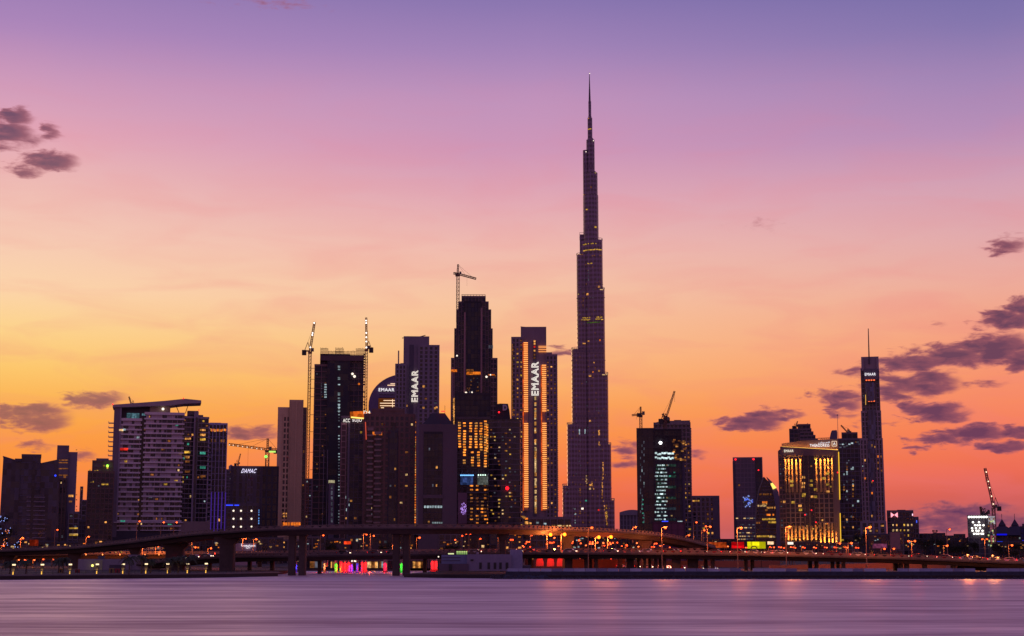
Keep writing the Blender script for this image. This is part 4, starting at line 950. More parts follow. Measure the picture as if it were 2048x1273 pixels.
B = Bld('curved_top_tower', 'mauve tower with a gently curved roof line behind the dark unfinished block', 1345, 1250)
B.facade(1308, 1380, 848, D=28, fh=3.7, bw=3.2, wm=wall((.24,.16,.17)), gm=GDK, st=.9, so=.15, pw=.9, po=.2, litf=lambda u, v: .4 if .7 < u < .95 and .1 < v < .85 else .05, pal=[(WARM,3),(DIM,4),(YEL,2),(PALE,1)])
B.plate([(1307,850),(1307,846),(1318,843.5),(1340,842),(1380,841.5),(1380,850)], dy=-.8, D=29, m=wall((.26,.18,.18)), name='roof')
B.slab(1348, 1362, 840.5, pb=842, dy=3, D=3, m=DARKST, name='roof_cradle')
for i in range(46): b = B.dot(1381.5+i*.03, 858+i*3.05, .6, WTgrey, dy=2, name='balcony_nib')
B.done()
B = Bld('unfinished_block', 'black unfinished office block with white work lights glowing across its open floors', 1322, 950)
WU = wall((.04,.03,.045)); 
B.facade(1273, 1307, 860, D=24, fh=3.9, bw=3.4, wm=WU, gm=glass((.012,.01,.018),3.4,3.9), st=.15, so=.06, pw=.2, po=.1)
B.facade(1307, 1362, 862, dy=-.8, D=24, fh=3.9, bw=3.1, wm=WU, gm=GS, st=.45, so=.25, pw=.35, po=.2)
B.facade(1354, 1369, 905, dy=.3, D=22, fh=3.9, bw=5, wm=wall((.12,.09,.13)), gm=wall((.09,.07,.12)), st=.1, so=.05, pw=0, name='side_wall')
scb = MB()
for x in range(1309, 1370, 5): scb.beam((B.x(x,860,-1.6),-1.6,B.z(905)), (B.x(x,860,-1.6),-1.6,B.z(858)+random.uniform(-1,1)), .22)
for y in range(860, 905, 6): scb.beam((B.x(1307,y,-1.6),-1.6,B.z(y)), (B.x(1370,y,-1.6),-1.6,B.z(y)), .22)
scb.build('scaffold', DARKST, B.root)
CW = emit((205,230,232), .9, nz=.6); CG = emit((70,100,92), .22, nz=.8)
for j in range(17):
    y = 931+j*7.2
    if y > 1050: break
    B.slab(1312, 1331 if j % 3 else 1352, y-2, pb=y+3, dy=-1.15, D=.2, m=CG if j < 11 else emit((60,70,85), .3, nz=.6), name='lit_floor')
    for i in range(9):
        if random.random() < .6: B.win(1312+i*(2.6 if j else 4)+random.uniform(-1,1), y, random.uniform(.6,1.3), random.uniform(.5,1.0), CW if random.random() < .7 else COOL, dy=-1.4)
    if random.random() < .6: B.win(random.uniform(1334,1350), y, 1.1, .8, random.choice((PALE, DIM, COOL, TEAL)), dy=-1.4)
for y, n in ((908,9),(917,9)):
    for i in range(n): B.win(1312+i*4.2, y+random.uniform(-2,1), 1.3, 1.1, CW, dy=-1.4)
for i in range(26): B.win(random.choice((1281,1284,1288)), 885+i*6.3, .6, 1.6, random.choice((DIMC, DIMC, COOL)), dy=-.3)
for i in range(6): B.win(1286+random.uniform(-1.5,1.5), 1000+i*9, .9, .8, TEAL, dy=-.3)
for i in range(30): B.win(random.uniform(1345,1372), random.uniform(880,922), 1.5, .9, random.choice((DIM, WARM, DIM)), dy=-1.2)
B.dot(1321, 886, 1.0, emit((255,255,255), 5), dy=-2.2, name='flood_lamp'); B.win(1330, 1045, 4, 1.6, BLUEL, dy=-1.4); B.win(1360, 1045, 3, 1.6, COOL, dy=-1.4)
B.facade(1306, 1368, 1048, dy=-2.5, D=3, fh=4, bw=4, wm=wall((.11,.03,.06)), gm=wall((.16,.045,.09)), st=.3, so=.1, pw=.3, name='hoarding'); B.done()
tower_crane('tower_crane', 'short stubby tower crane on the left roof corner of the black unfinished block', 955, (1281.5,862), 833, jib=(1264,831), cjib=(1288,826), w=1.5, t=.3)
tower_crane('luffing_crane', 'luffing crane with long raised boom on top of the black unfinished block', 957, (1331,866), 844, boom=(1349,783), w=1.3, t=.26)
tower_crane('luffing_crane', 'small luffing crane with short boom beside the long raised boom', 959, (1328,866), 842, boom=(1325,828), w=1.1, t=.24)

B = Bld('apartment_block', 'plain block with yellow lit middle windows right of the black unfinished block', 1411, 1150)
B.facade(1384, 1437, 995, D=24, fh=3.6, bw=3.2, wm=wall((.20,.13,.15)), gm=GDK, st=.9, so=.1, pw=1.3, po=.2, litf=lambda u, v: .5 if .3 < u < .75 and v < .82 else .02, pal=[(YEL,3),(DIM,4),(WARM,1),(TEAL,.4)], rz=0)
B.slab(1425, 1438, 994, dy=-.5, D=20, m=wall((.13,.09,.12)), name='side_wall')
for i in range(8): B.win(1386+i*1.6, 1002, 1.0, 1.0, YEL if i % 2 else WARM, dy=-.5)
B.done()

B = Bld('office_slab', 'mauve office slab with a row of red roof beacons left of the sail shaped tower', 1496, 1150)
B.facade(1466, 1524, 918, D=26, fh=3.5, bw=2.6, wm=wall((.21,.14,.18)), gm=wall((.12,.085,.12), .4), st=.7, so=.12, pw=.5, po=.15, litf=lambda u, v: .02 if v > .25 else .06)
B.facade(1511, 1521, 920, dy=-.4, D=2, fh=3.5, bw=3, wm=WTdark, gm=GDK, st=.2, so=.05, pw=.2, name='stair_glazing', lit=.03); B.slab(1465, 1470, 923, dy=-.5, D=20, m=WTdark, name='corner_strip')
for i in range(48):
    a, r = random.uniform(0,6.28), random.uniform(.3,1); B.win(1495+11*r*math.cos(a), 1003+12*r*math.sin(a), .8, .8, random.choice((emit((90,120,255),1.0), emit((150,170,255),.8), DIMC)), dy=-.5)
for y in (1037,1050,1056,1066,1073,1079):
    for i in range(14):
        if random.random() < .55: B.win(1474+i*3, y, 1.6, .7, PALE if random.random() < .5 else DIMC, dy=-.6)
B.dot(1471, 919, .7, REDL, dy=-.5); B.dot(1507, 919, .7, REDL, dy=-.5); B.dot(1517, 941, .5, REDL, dy=-1); B.slab(1491, 1493, 915, pb=918, dy=3, D=2, m=DARKST, name='roof_cradle'); B.done()

B = Bld('sail_tower', 'sail shaped tower with curved sides and a bright yellow lit notch near its tip', 1540, 1050)
b = MB(); ptsL = [(1512,1103),(1511,1050),(1513,1010),(1518,980),(1527,956),(1529,955)]; ptsR = [(1541,968),(1549,985),(1554,1010),(1556,1050),(1557,1103)]
b.plate([(B.x(x,y),B.z(y)) for x, y in ptsL+ptsR], 0, 18); b.build('curtain_wall', glass((.035,.025,.04),2.4,3.6), B.root)
b = MB(); pp = [(1533,954),(1548,968),(1557,985),(1561,1020),(1563,1103),(1553,1103),(1552,1020),(1546,985),(1540,968)]
b.plate([(B.x(x,y),B.z(y)) for x, y in pp], -1.5, 16); b.build('sail_edge', wall((.30,.22,.30)), B.root)
B.plate([(1541,968),(1545,966),(1553,976),(1546,979)], dy=-2, D=1, m=emit((255,215,100), 1.5), name='lit_notch')
b = MB()
for (p, q) in zip(ptsL[:-1], ptsL[1:]): b.beam((B.x(*p)-.1,-.6,B.z(p[1])), (B.x(*q)-.1,-.6,B.z(q[1])), .8)
b.build('edge_rib', wall((.30,.24,.22)), B.root)
for y in range(966, 1088, 7):
    xa = 1513 if y > 1010 else 1513+(1010-y)*.3; xb = 1543+(y-966)*.09
    B.slab(xa, xb, y, pb=y+1, dy=-.4, D=.5, m=WTgrey, name='floor_band', ref=y)
for y, m, a, c, dn in ((989,DIM,1520,1545,.6),(1005,AMBER,1526,1534,.7),(1008,WARM,1524,1533,.7),(1012,PALE,1515,1532,.8),(1016,WARM,1535,1550,.6),(1021,DIM,1525,1535,.5),(1030,AMBER,1534,1551,.5),(1039,YEL,1526,1551,.8),(1045,YEL,1538,1552,.6),(1046,DIM,1513,1522,.6),(1073,YEL,1515,1548,.8),(1074,PALE,1540,1552,.9)):
    x = a
    while x < c:
        if random.random() < dn: B.win(x, y, 1.0, 1.2, m, dy=-.6)
        x += 1.8
B.done()

# ---- golden lit hotel
B = Bld('golden_hotel', 'large hotel slab washed with golden vertical uplights under a glowing wedge crown with white lettering', 1620, 1000)
WA = wall((.30,.19,.15)); GA = glass((.02,.015,.02), 2.4, 3.1)
x0, x1, _, z1, _, _ = B.facade(1561, 1677, 903, D=26, fh=3.1, bw=3.05, wm=WA, gm=GA, st=.5, so=.14, pw=.75, po=.35, litf=lambda u, v: .035 if v > .2 else .10, pal=[(YEL,4),(WARM,3),(DIM,3)], ref=1000)
B.plate([(1560,893),(1677.5,901.5),(1678,913),(1560,911)], dy=-.9, D=20, m=wall((.17,.10,.11)), name='fascia'); B.slab(1667, 1679.5, 903, pb=1086, dy=-1.0, D=22, m=wall((.20,.12,.11)), name='end_wall', ref=1000)
B.facade(1559.5, 1571, 905, dy=-.5, D=2, fh=3.1, bw=1.9, wm=WTred, gm=GA, st=.8, so=.2, pw=.3, name='corner_bay', litf=lambda u, v: .15, pal=[(DIMC,2),(DIM,1)], ref=1000)
B.facade(1608, 1628, 908, dy=-.35, D=1, fh=3.1, bw=2.2, wm=wall((.09,.055,.07)), gm=GA, st=.35, so=.06, pw=.3, name='centre_bay', litf=lambda u, v: .05, ref=1000)
B.plate([(1563,887),(1606,881.5),(1676,879),(1676,901),(1563,893)], dy=1.5, D=16, m=wall((.30,.17,.12)), name='wedge_crown')
for i in range(16):    # cove lamps along the foot of the crown light it from below
    px = 1567+i*7.1; py = 893.5+(px-1563)*.07
    L = bpy.data.lights.new('cove_lamp', 'POINT'); L.energy = 110; L.color = (1,.42,.07); L.shadow_soft_size = .4
    o = bpy.data.objects.new('cove_lamp', L); col.objects.link(o); o.parent = B.root; o.location = (B.x(px,py), -.7, B.z(py-1.4))
B.strip(1564, 893.6, 1676, 901.3, dy=-.3, m=emit((255,196,92), 1.5), t=.5)
sign(B.root, 'EMAAR', B.x(1577.5,902,-1.4), -1.4, B.z(901.8,-1.4), 1.6, 6.0, emit((255,245,225), 1.2), name='fascia_sign')
sign(B.root, 'THE', B.x(1625.5,890,0), -.2, B.z(891.6,0), 1.75, 3.9, emit((255,252,255), 1.25), name='crown_sign')
sign(B.root, 'ADDRESS', B.x(1645,890,0), -.2, B.z(891.6,0), 1.75, 8.7, emit((255,252,255), 1.25), name='crown_sign')
AR_ = '\ufee5\ufe8d\ufeee\ufee8\ufecc\ufedf\ufe8d'
sign(B.root, AR_, B.x(1648,886,0), -.2, B.z(886.3,0), 1.3, 7.4, emit((255,245,255), 1.1), name='crown_sign')
b = MB(); xx, zz = B.x(1668.5,889,0), B.z(888.6,0)
for a, c in (((-1.5,1.6),(1.5,1.6)),((-1.5,-1.6),(1.5,-1.6)),((-1.5,-1.6),(-1.5,1.6)),((1.5,-1.6),(1.5,1.6))): b.beam((xx+a[0],-.2,zz+a[1]), (xx+c[0],-.2,zz+c[1]), .3)
b.build('crown_emblem', emit((240,205,175), 1.3), B.root); sign(B.root, 'A', xx, -.3, zz, 1.7, 1.6, emit((255,250,245), 1.2), name='emblem_letter')
FIN = wall((.62,.40,.22))
def uplit(px, ya, yb, down, e):
    xx = B.x(px, 1000, -1); z0, z1 = B.z(yb,-1), B.z(ya,-1); b = MB()
    b.box(xx-.5, xx+.5, -.6, -.4, z0, z1); b.box(xx-.62, xx-.5, -1.9, -.4, z0, z1); b.box(xx+.5, xx+.62, -1.9, -.4, z0, z1); b.build('fin_with_baffles', FIN, B.root)  # fin made into a channel: side blades added to confine the lamp light
    zl = z1 if down else z0; sg = -1 if down else 1
    for k, (dz, ee) in enumerate(((.8, .55), (3., .34), (5.8, .24), (9.2, .15), (13.5, .09)) if down else ((.8, .55), (3., .34), (5.8, .2))):
        L = bpy.data.lights.new('channel_lamp', 'POINT'); L.energy = e*ee; L.color = (1,.50,.10); L.shadow_soft_size = .25
        o = bpy.data.objects.new('channel_lamp', L); col.objects.link(o); o.parent = B.root; o.location = (xx, -1.7, zl+sg*dz)
for px in (1572.5,1579.5,1586,1594.5,1602.5,1634.5,1643,1651.5,1658.5,1666): uplit(px, 918, 985, True, 480)
for px in (1575,1582,1589.5,1597.5,1605.5,1613,1621.5,1630,1638.5): uplit(px, 1052, 1081, False, 240)
for px in (1639.5,1647,1655.5,1662.5,1670): uplit(px, 1046, 1086, False, 420)
for i in range(50): B.win(1580+random.choice(range(26))*3.4, random.choice(range(1048,1080,4)), .8, .9, random.choice((WARM, AMBER, DIM, DIM)), dy=-.6)
for x, y in ((1607,955),(1607,967),(1606,974),(1584,971),(1584,963),(1622.5,962),(1622.5,971),(1631,979.5),(1648,957.5),(1655,948),(1655,931),(1655,970),(1656,984),(1624,994),(1631,994),(1607,992),(1608,989),(1600,1012),(1601,1020),(1586,1005),(1568,1004)): B.win(x, y, 2.0, 1.5, YEL if (x+y) % 2 else WARM, dy=-.7)
for x, y in ((1610,1030),(1623,1021),(1632,1045),(1675,946)): B.dot(x, y, .4, REDL, dy=-1.2)
for k in range(6):
    L = bpy.data.lights.new('ground_uplight', 'SPOT'); L.energy = 5200; L.color = (1,.46,.12); L.spot_size = R(70); L.spot_blend = 1.; L.shadow_soft_size = .5
    xx = B.x(1572+k*20, 1080); o = bpy.data.objects.new('ground_uplight', L); col.objects.link(o); o.parent = B.root; o.location = (xx, -13, 2); o.rotation_euler = (R(180-22), 0, 0)
    b = MB(); b.box(xx-.5, xx+.5, -13.6, -13.1, 1.2, 2); b.build('uplight_housing', DARKST, B.root)
B.strip(1677, 905, 1679.5, 1000, dy=-1.6, m=emit((235,180,50), 1.3), t=.55); B.strip(1680, 1027, 1681.5, 1086, dy=-1.6, m=emit((235,180,50), 1.3), t=.55)
B.plate([(1658,882),(1662,865),(1664,862),(1673,861.5),(1674.5,866),(1674.5,882)], dy=5, D=9, m=wall((.14,.11,.17)), name='roof_fin')
b = MB(); x = B.x(1675.8,870,4)
b.beam((x,4,B.z(895)), (x,4,B.z(831)), .45, w2=.2); b.ball(x,4,B.z(830.5),.45); b.build('flagpole', WTgrey, B.root)
b = MB()
for i in range(6): xa = B.x(1640+i*3.5,877,6); b.beam((xa,6,B.z(880)), (B.x(1643.5+i*3.5,877,6),6,B.z(876)), .3)
b.beam((B.x(1636,876,6),6,B.z(876)), (B.x(1661,875,6),6,B.z(875.5)), .4); b.build('roof_truss', wall((.25,.09,.06)), B.root)
B.done()

B = Bld('unfinished_tower', 'dark stepped unfinished tower peeping over the wedge crown of the golden hotel', 1606, 1500)
B.facade(1579, 1622, 860, D=26, fh=4, bw=4, wm=WS, gm=GS, st=.7, so=.4, pw=.5, lit=.05, pal=P_CON); B.facade(1596, 1620, 851, dy=2, D=20, fh=4, bw=4, wm=WS, gm=GS, st=.7, so=.5, pw=.4, pb=861, name='roof_storey')
for i, (x, y) in enumerate(((1626,866),(1630,873),(1635,880))): B.facade(1600, x, y, dy=-1-i*.5, D=26, fh=4, bw=4, wm=WS, gm=GS, st=.7, so=.4, pw=.5, name='terrace', lit=.05, pal=P_CON)
b = MB(); b.box(B.x(1597,850), B.x(1617,850), 2, 16, B.z(851), B.z(849)); b.beam((B.x(1612,850),6,B.z(850)), (B.x(1616,846),6,B.z(846)), .5); b.build('roof_slab', DARKST, B.root); B.done()
tower_crane('luffing_crane', 'tiny far crane on the stepped unfinished tower behind the golden hotel', 1510, (1592,862), 856, boom=(1595,843), w=1.0)

B = Bld('balcony_high_rise', 'dark high rise with fine balcony lines between the golden hotel and the spire tower', 1700, 1250)
B.facade(1676, 1724, 880, D=28, fh=3.7, bw=3.1, wm=wall((.16,.12,.16)), gm=GDK, st=.6, so=.3, pw=.4, po=.15, litf=lambda u, v: .09, pal=[(DIMC,3),(COOL,1),(DIM,2)])
B.facade(1684, 1714, 868, dy=2, D=18, fh=3.7, bw=4, wm=WS, gm=GS, st=.6, so=.4, pw=.4, pb=881, name='roof_storey')
for x, y in ((1680,889),(1686,889),(1691,887),(1681,895),(1689,894),(1694,892),(1715,885),(1719,889),(1699,889),(1704,887)): B.win(x, y, 1.8, 1.0, random.choice((COOL, DIMC)), dy=-.6)
for i in range(34): B.win(random.choice((1688,1694,1703,1706)), random.uniform(925,1060), 1.2, 1.4, random.choice((COOL, DIM, DIMC, WARM)), dy=-.5)
B.slab(1681, 1724, 1079, pb=1082, dy=-2, D=2, m=emit((215,175,60), .8, nz=.5), name='lit_canopy'); B.done()
tower_crane('luffing_crane', 'small far crane leaning left on the dark high rise beside the flagpole', 1260, (1694,872), 867, boom=(1682,851), w=1.0)

# ---- slim spire tower with small sign
B = Bld('spire_tower', 'slim pale tower with a framed flat crown, thin mast and small white lettering', 1746, 1150, py=1060)
WQ = wall((.34,.24,.27)); WQd = wall((.24,.17,.20))
B.facade(1724, 1768, 880, D=26, fh=3.6, bw=2.4, wm=WQ, gm=GDK, st=.8, so=.15, pw=.9, po=.3, lit=.03, ref=980)
B.facade(1723, 1761, 825, dy=1, D=24, fh=3.6, bw=2.4, wm=WQ, gm=GDK, st=.8, so=.15, pw=.9, po=.3, lit=.02, name='middle_tier')
B.facade(1722, 1757, 740, dy=2, D=21, fh=3.6, bw=2.4, wm=WQd, gm=GDK, st=.7, so=.12, pw=.8, po=.2, lit=.02, name='upper_tier')
B.slab(1722, 1727, 714, pb=742, dy=0.6, D=6, m=WQ, name='crown_frame'); B.slab(1752.5, 1757, 714, pb=742, dy=.6, D=6, m=WQ, name='crown_frame'); B.slab(1722, 1757, 714, pb=742, dy=3, D=8, m=WQ, name='crown_wall')
B.slab(1727, 1756, 739, pb=760, dy=-.6, D=6, m=wall((.14,.10,.14)), name='sign_wall')
sign(B.root, 'EMAAR', B.x(1740.5,749,-1.2), -1.2, B.z(749,-1.2), 2.0, 8.0, emit((255,250,255), 1.25), name='tower_sign')
b = MB(); b.beam((B.x(1738,716),2,B.z(728)), (B.x(1736.5,657),2,B.z(657)), 1.1, w2=.6); b.build('mast', wall((.10,.07,.08)), B.root)
for y, xs in ((761,(1733,1738,1743,1748)),(803,(1738,1743,1748))):
    for x in xs: B.win(x, y, 1.3, .9, emit((255,110,60), 1.5), dy=-1.8)
    B.slab(xs[0]-2, xs[-1]+2, y+1, pb=y+3, dy=-1.9, D=2, m=DARKST, name='ledge')
for a, c, y, yb_ in ((1731,1750,765,803),(1735,1752,820,880),(1738,1752,882,1060)):
    xa, xb = B.x(a,(y+yb_)/2,-2), B.x(c,(y+yb_)/2,-2); b = MB(); xm = (xa+xb)/2; rr = (xb-xa)/2
    b.prism([(xm-rr*math.cos(math.pi*i/10), 1.5-rr*.75*math.sin(math.pi*i/10)-1.5) for i in range(11)]+[(xb,2.5),(xa,2.5)], B.z(yb_,-2), B.z(y,-2)); b.build('round_bay', glass((.10,.085,.13),1.6,3.6,.25), B.root)
for px in (1728,1760,1766): B.slab(px, px+2.4, 884, dy=-1.2, D=1.6, m=WQ, name='fin', ref=980)
B.strip(1731, 790, 1731.5, 810, dy=-.9, m=emit((255,190,90), .9), t=.4)
for i in range(9): B.win(random.choice((1730,1744,1756)), random.uniform(860,1040), 1.0, 1.6, random.choice((WARM, DIM, AMBER)), dy=-3.6)
B.facade(1723, 1771, 1046, dy=-4.6, D=6, fh=3.6, bw=4.4, wm=WQ, gm=GDK, st=.5, so=.3, pw=1.6, po=.5, lit=.2, name='podium', ref=1060, litf=lambda u, v: .35); B.dot(1746, 962, .4, REDL, dy=-5); B.done()

B = Bld('bank_office', 'low office with rows of yellow lit windows and a glowing pink bow tie emblem', 1805, 1200)
B.facade(1774, 1826, 1024, D=26, fh=4.0, bw=2.7, wm=wall((.15,.11,.13)), gm=GDK, st=.8, so=.12, pw=.5, po=.15, litf=lambda u, v: .55 if v < .72 and u < .93 else 0, pal=[(YEL,2),(PALE,3),(DIM,3),(WARM,2)])
B.slab(1794, 1811, 1020, pb=1025, dy=4, D=8, m=WTdark, name='roof_plant'); B.facade(1824, 1836, 1037, dy=1, D=22, fh=4.0, bw=2.7, wm=wall((.19,.14,.18)), gm=GDK, st=.9, so=.1, pw=.4, name='side_wing', lit=.02)
b = MB(); x, z = B.x(1788.5,1030,-1), B.z(1030.3,-1); b.plate([(x-2.6,z+2),(x-2.6,z-2),(x,z)], -1.2, -.8); b.plate([(x+2.6,z+2),(x,z),(x+2.6,z-2)], -1.2, -.8); b.build('emblem', emit((255,150,165), 1.8), B.root)
B.slab(1824, 1826, 1028, pb=1032, dy=-.9, D=.6, m=emit((255,200,225), 1.5), name='corner_sign'); B.slab(1832.3, 1834, 1041, pb=1046, dy=-.2, D=.6, m=emit((70,100,255), 1.2), name='blue_sign'); B.done()

# ---- far right construction and blue domes
B = Bld('floodlit_site_block', 'small building frame blazing with white work lights beside the far right crane', 1960, 1150)
B.facade(1935, 1978, 1034, D=24, fh=4.1, bw=4, wm=wall((.20,.17,.18)), gm=wall((.08,.07,.09)), st=.5, so=.3, pw=.5, po=.3, lit=0)
LW = emit((255,250,240), 2.6)
for i in range(8): B.dot(1938+i*5, 1034.5, .75, LW, dy=-1.5, name='work_lamp')
for y, xs in ((1051,(1950,1955,1960,1967)),(1057,(1944,1952,1960)),(1062,(1945,1953,1957,1965)),(1068,(1948,1953,1957,1963,1966)),(1045,(1946,1958))):
    for x in xs: B.dot(x, y, .72, LW, dy=-1.5, name='work_lamp')
b = MB()
for i in range(7): x = 1975+i*2.4; b.beam((B.x(x,1040,-3),-3,0), (B.x(x,1040,-3),-3,B.z(1040)), .3)
for y in range(1040, 1098, 5): b.beam((B.x(1975,y,-3),-3,B.z(y)), (B.x(1990,y,-3),-3,B.z(y)), .3)
b.build('scaffold', wall((.22,.22,.16)), B.root)
for i in range(22): B.win(random.uniform(1976,1988), random.uniform(1036,1096), 1.0, 1.2, random.choice((emit((210,225,150),.9), DIM, COOL)), dy=-3.4)
B.win(1983, 1041, 5, 6, emit((190,180,190), .5, nz=.4), dy=-3.2); B.done()
tower_crane('luffing_crane', 'luffing crane with bright boom lamps leaning left at the far right', 1150, (1987,1097), 1018, boom=(1970,937), lights=(.08,.28,.5,.66,.9), w=2.0, m=wall((.30,.12,.08)), lm=emit((255,225,190), 2.), t=.34)
for px, e, lb in ((1963,(1961,1014),'short dark crane, left of two on the floodlit frame'),(1973,(1978,1021),'short dark crane, right of two on the floodlit frame')):
    tower_crane('luffing_crane', lb, 1155, (px,1036), 1031, boom=e, w=1.3, t=.5)
for a, c, y, lb, bl in ((1993,2017,1066,'palace pavilion with dark pagoda roof washed blue on its front, left of two', True),(2017,2044,1068,'dark palace pavilion with pagoda roof, right of two', False)):
    B = Bld('palace_pavilion', lb, (a+c)/2, 1350); m_ = (a+c)/2
    B.facade(a, c, 1072, D=20, fh=4, bw=4, wm=WTdark, gm=GDK, lit=.05)
    b = MB(); X_ = lambda p: B.x(p,1066); zz = B.z(1071)
    for (w0, w1, z0_, z1_) in ((13.5,5,0,7),(5,2.6,7,8.6),(3.4,.3,8.6,14)):
        xm = X_(m_); b.prism([(xm-w0,10-w0),(xm+w0,10-w0),(xm+w0,10+w0),(xm-w0,10+w0)], zz+z0_, zz+z1_, 0, [(xm-w1,10-w1),(xm+w1,10-w1),(xm+w1,10+w1),(xm-w1,10+w1)])
    b.beam((X_(m_),10,zz+13.5), (X_(m_),10,zz+19), .4); b.build('roof', wall((.05,.03,.05)), B.root)
    if bl: B.slab(a, c-3, 1068, pb=1071, dy=-4, D=1, m=emit((20,20,230), .9), name='blue_glow_band'); B.slab(a+1, c-8, 1083, pb=1085, dy=-1, D=.8, m=emit((30,60,220), .8), name='blue_strip')  # blue wash on the front is put in as self-lit slabs
    B.done()
B = Bld('blue_lit_tower', 'slender tower covered with violet blue light dots at the right edge', 2046, 1200)
B.facade(2041, 2056, 1056, D=10, fh=4, bw=3, wm=WTdark, gm=wall((.05,.04,.14)), lit=.7, pal=[(emit((50,40,235),.9),4),(emit((140,60,220),.9),1),(DIM,1)]); B.slab(2044, 2050, 1048, pb=1056, dy=2, D=5, m=WTdark, name='turret'); B.done()
# ------------------------------------------------------------------ street level
ORD = ['first','second','third','fourth','fifth','sixth','seventh','eighth','ninth','tenth','eleventh','twelfth','thirteenth','fourteenth','fifteenth','sixteenth','seventeenth','eighteenth','nineteenth']
def ordn(i):
    if i < 19: return ORD[i]
    t_, o = divmod(i+1, 10); T_ = ['','','twenty','thirty','forty','fifty','sixty','seventy','eighty','ninety'][t_]
    return (T_[:-1]+'ieth') if o == 0 else T_+'-'+ORD[o-1]
def low(name, label, pl, pr, pt, Y, wm=WTdark, gm=None, lit=.15, pal=P_RES, D=16, fh=3.4, bw=3.5, cat='building', done=True, roof=None, group=None):
    B = Bld(name, label, (pl+pr)/2, Y, py=1095, cat=cat, group=group)
    B.facade(pl, pr, pt, D=D, fh=fh, bw=bw, wm=wm, gm=gm or GDK, st=.4, so=.1, pw=.6, po=.15, lit=lit, pal=pal, par=.7)
    if roof: B.slab(pl+(pr-pl)*roof[0], pl+(pr-pl)*roof[1], pt-roof[2], dy=3, D=7, m=wm, name='roof_plant')
    if done: B.done()
    return B
LOWS = [(-60,34,1074,780,'dark'),(28,66,1080,820,'red'),(64,112,1084,860,'dark'),(110,160,1086,900,'dark'),(158,214,1080,880,'brown'),(212,262,1085,840,'mauve'),(260,336,1078,870,'dark'),
  (334,400,1084,860,'mauve'),(398,452,1080,900,'brown'),(452,512,1084,880,'grey'),(508,566,1078,760,'dark'),(562,618,1082,800,'mauve'),(612,650,1076,830,'mauve'),(648,700,1080,850,'dark'),
  (696,756,1074,870,'dark'),(752,830,1078,880,'brown'),(826,882,1072,900,'dark'),(878,925,1070,860,'mauve'),(921,985,1074,900,'brown'),(980,1046,1066,880,'dark'),(1042,1100,1072,920,'dark'),
  (1096,1180,1068,1100,'mauve'),(1176,1262,1073,1080,'dark'),(1258,1320,1079,1020,'brown'),(1316,1392,1083,1000,'dark'),(1388,1440,1078,1040,'mauve'),(1436,1474,1080,1200,'dark'),(1470,1530,1083,1120,'brown'),
  (1526,1566,1079,1180,'grey'),(1562,1640,1086,960,'brown'),(1636,1716,1088,940,'red'),(1688,1742,1074,1130,'dark'),(1736,1786,1070,960,'dark'),(1780,1806,1068,930,'grey'),(1806,1846,1082,1050,'dark'),
  (1838,1870,1069,1300,'dark'),(1866,1890,1068,1240,'dark'),(1886,1912,1073,1330,'dark'),(1908,1930,1070,1260,'dark'),(1926,1960,1078,1180,'dark'),(1956,2010,1086,1150,'dark'),(2006,2090,1084,1100,'dark')]
CN = {'dark': (WTdark, 'near-black'), 'red': (WTred, 'dark red brown'), 'brown': (wall((.13,.08,.075)), 'dark brown'), 'mauve': (wall((.15,.11,.13)), 'dull mauve'), 'grey': (wall((.17,.13,.15)), 'dim grey')}
for i, (a, c, y, Y, k) in enumerate(LOWS):
    wm, w = CN[k]
    B = low('low_building', f'{w} low block behind the bridges, {ordn(i)} low block from the left', a, c, y, Y, wm, lit=.16 if a < 1400 else .07, roof=(random.uniform(.1,.4), random.uniform(.5,.9), random.uniform(1.5,4)) if i % 2 else None, group='low blocks behind the bridges', done=False)
    for _ in range(int((c-a)/9)):
        B.win(random.uniform(a+3,c-3), random.uniform(y+3,1097), random.uniform(.5,1.6), random.uniform(.4,.8), random.choice((WARM, AMBER, DIM, DIM, COOL, PALE)), dy=-.5)
    B.done()

# ---- street lamps
POLE = wall((.24,.13,.09), .6)
def lamp_post(label, px, py, Y, zb=G0, double=False, light=0., colr=(255,80,30), r=.55, s=5., group='street lamps', arm=1.2, name='street_lamp', sp=10.):
    z = ZP(py, Y); x = XP(px, py, Y); t_ = empty(name, (x, Y, zb), label, 'street lamp', group); h = z-zb
    b = MB(); b.cyl(0, 0, 0, h, .17, .09, n=8); b.build('pole', POLE, t_)
    E = emit(colr, s)
    for k in ((-1, 1) if double else (1,)):
        b = MB(); b.beam((0,0,h-.1), (k*arm,-.2,h+.25), .12); b.build('arm', POLE, t_)
        b = MB(); b.box(k*arm-.45, k*arm+.45, -.5, .1, h+.12, h+.36); hd = b.build('lamp_head', POLE, t_)
        b = MB(); b.ball(k*arm, -.2, h+.02, r); b.build('lamp_globe', E, hd)
    if light:
        L = bpy.data.lights.new('lamp_light', 'POINT'); L.energy = light; L.color = (1,.26,.05); L.shadow_soft_size = .4
        o = bpy.data.objects.new('lamp_light', L); col.objects.link(o); o.parent = t_; o.location = (arm if not double else 0, -1.2, h-.9)
    return t_
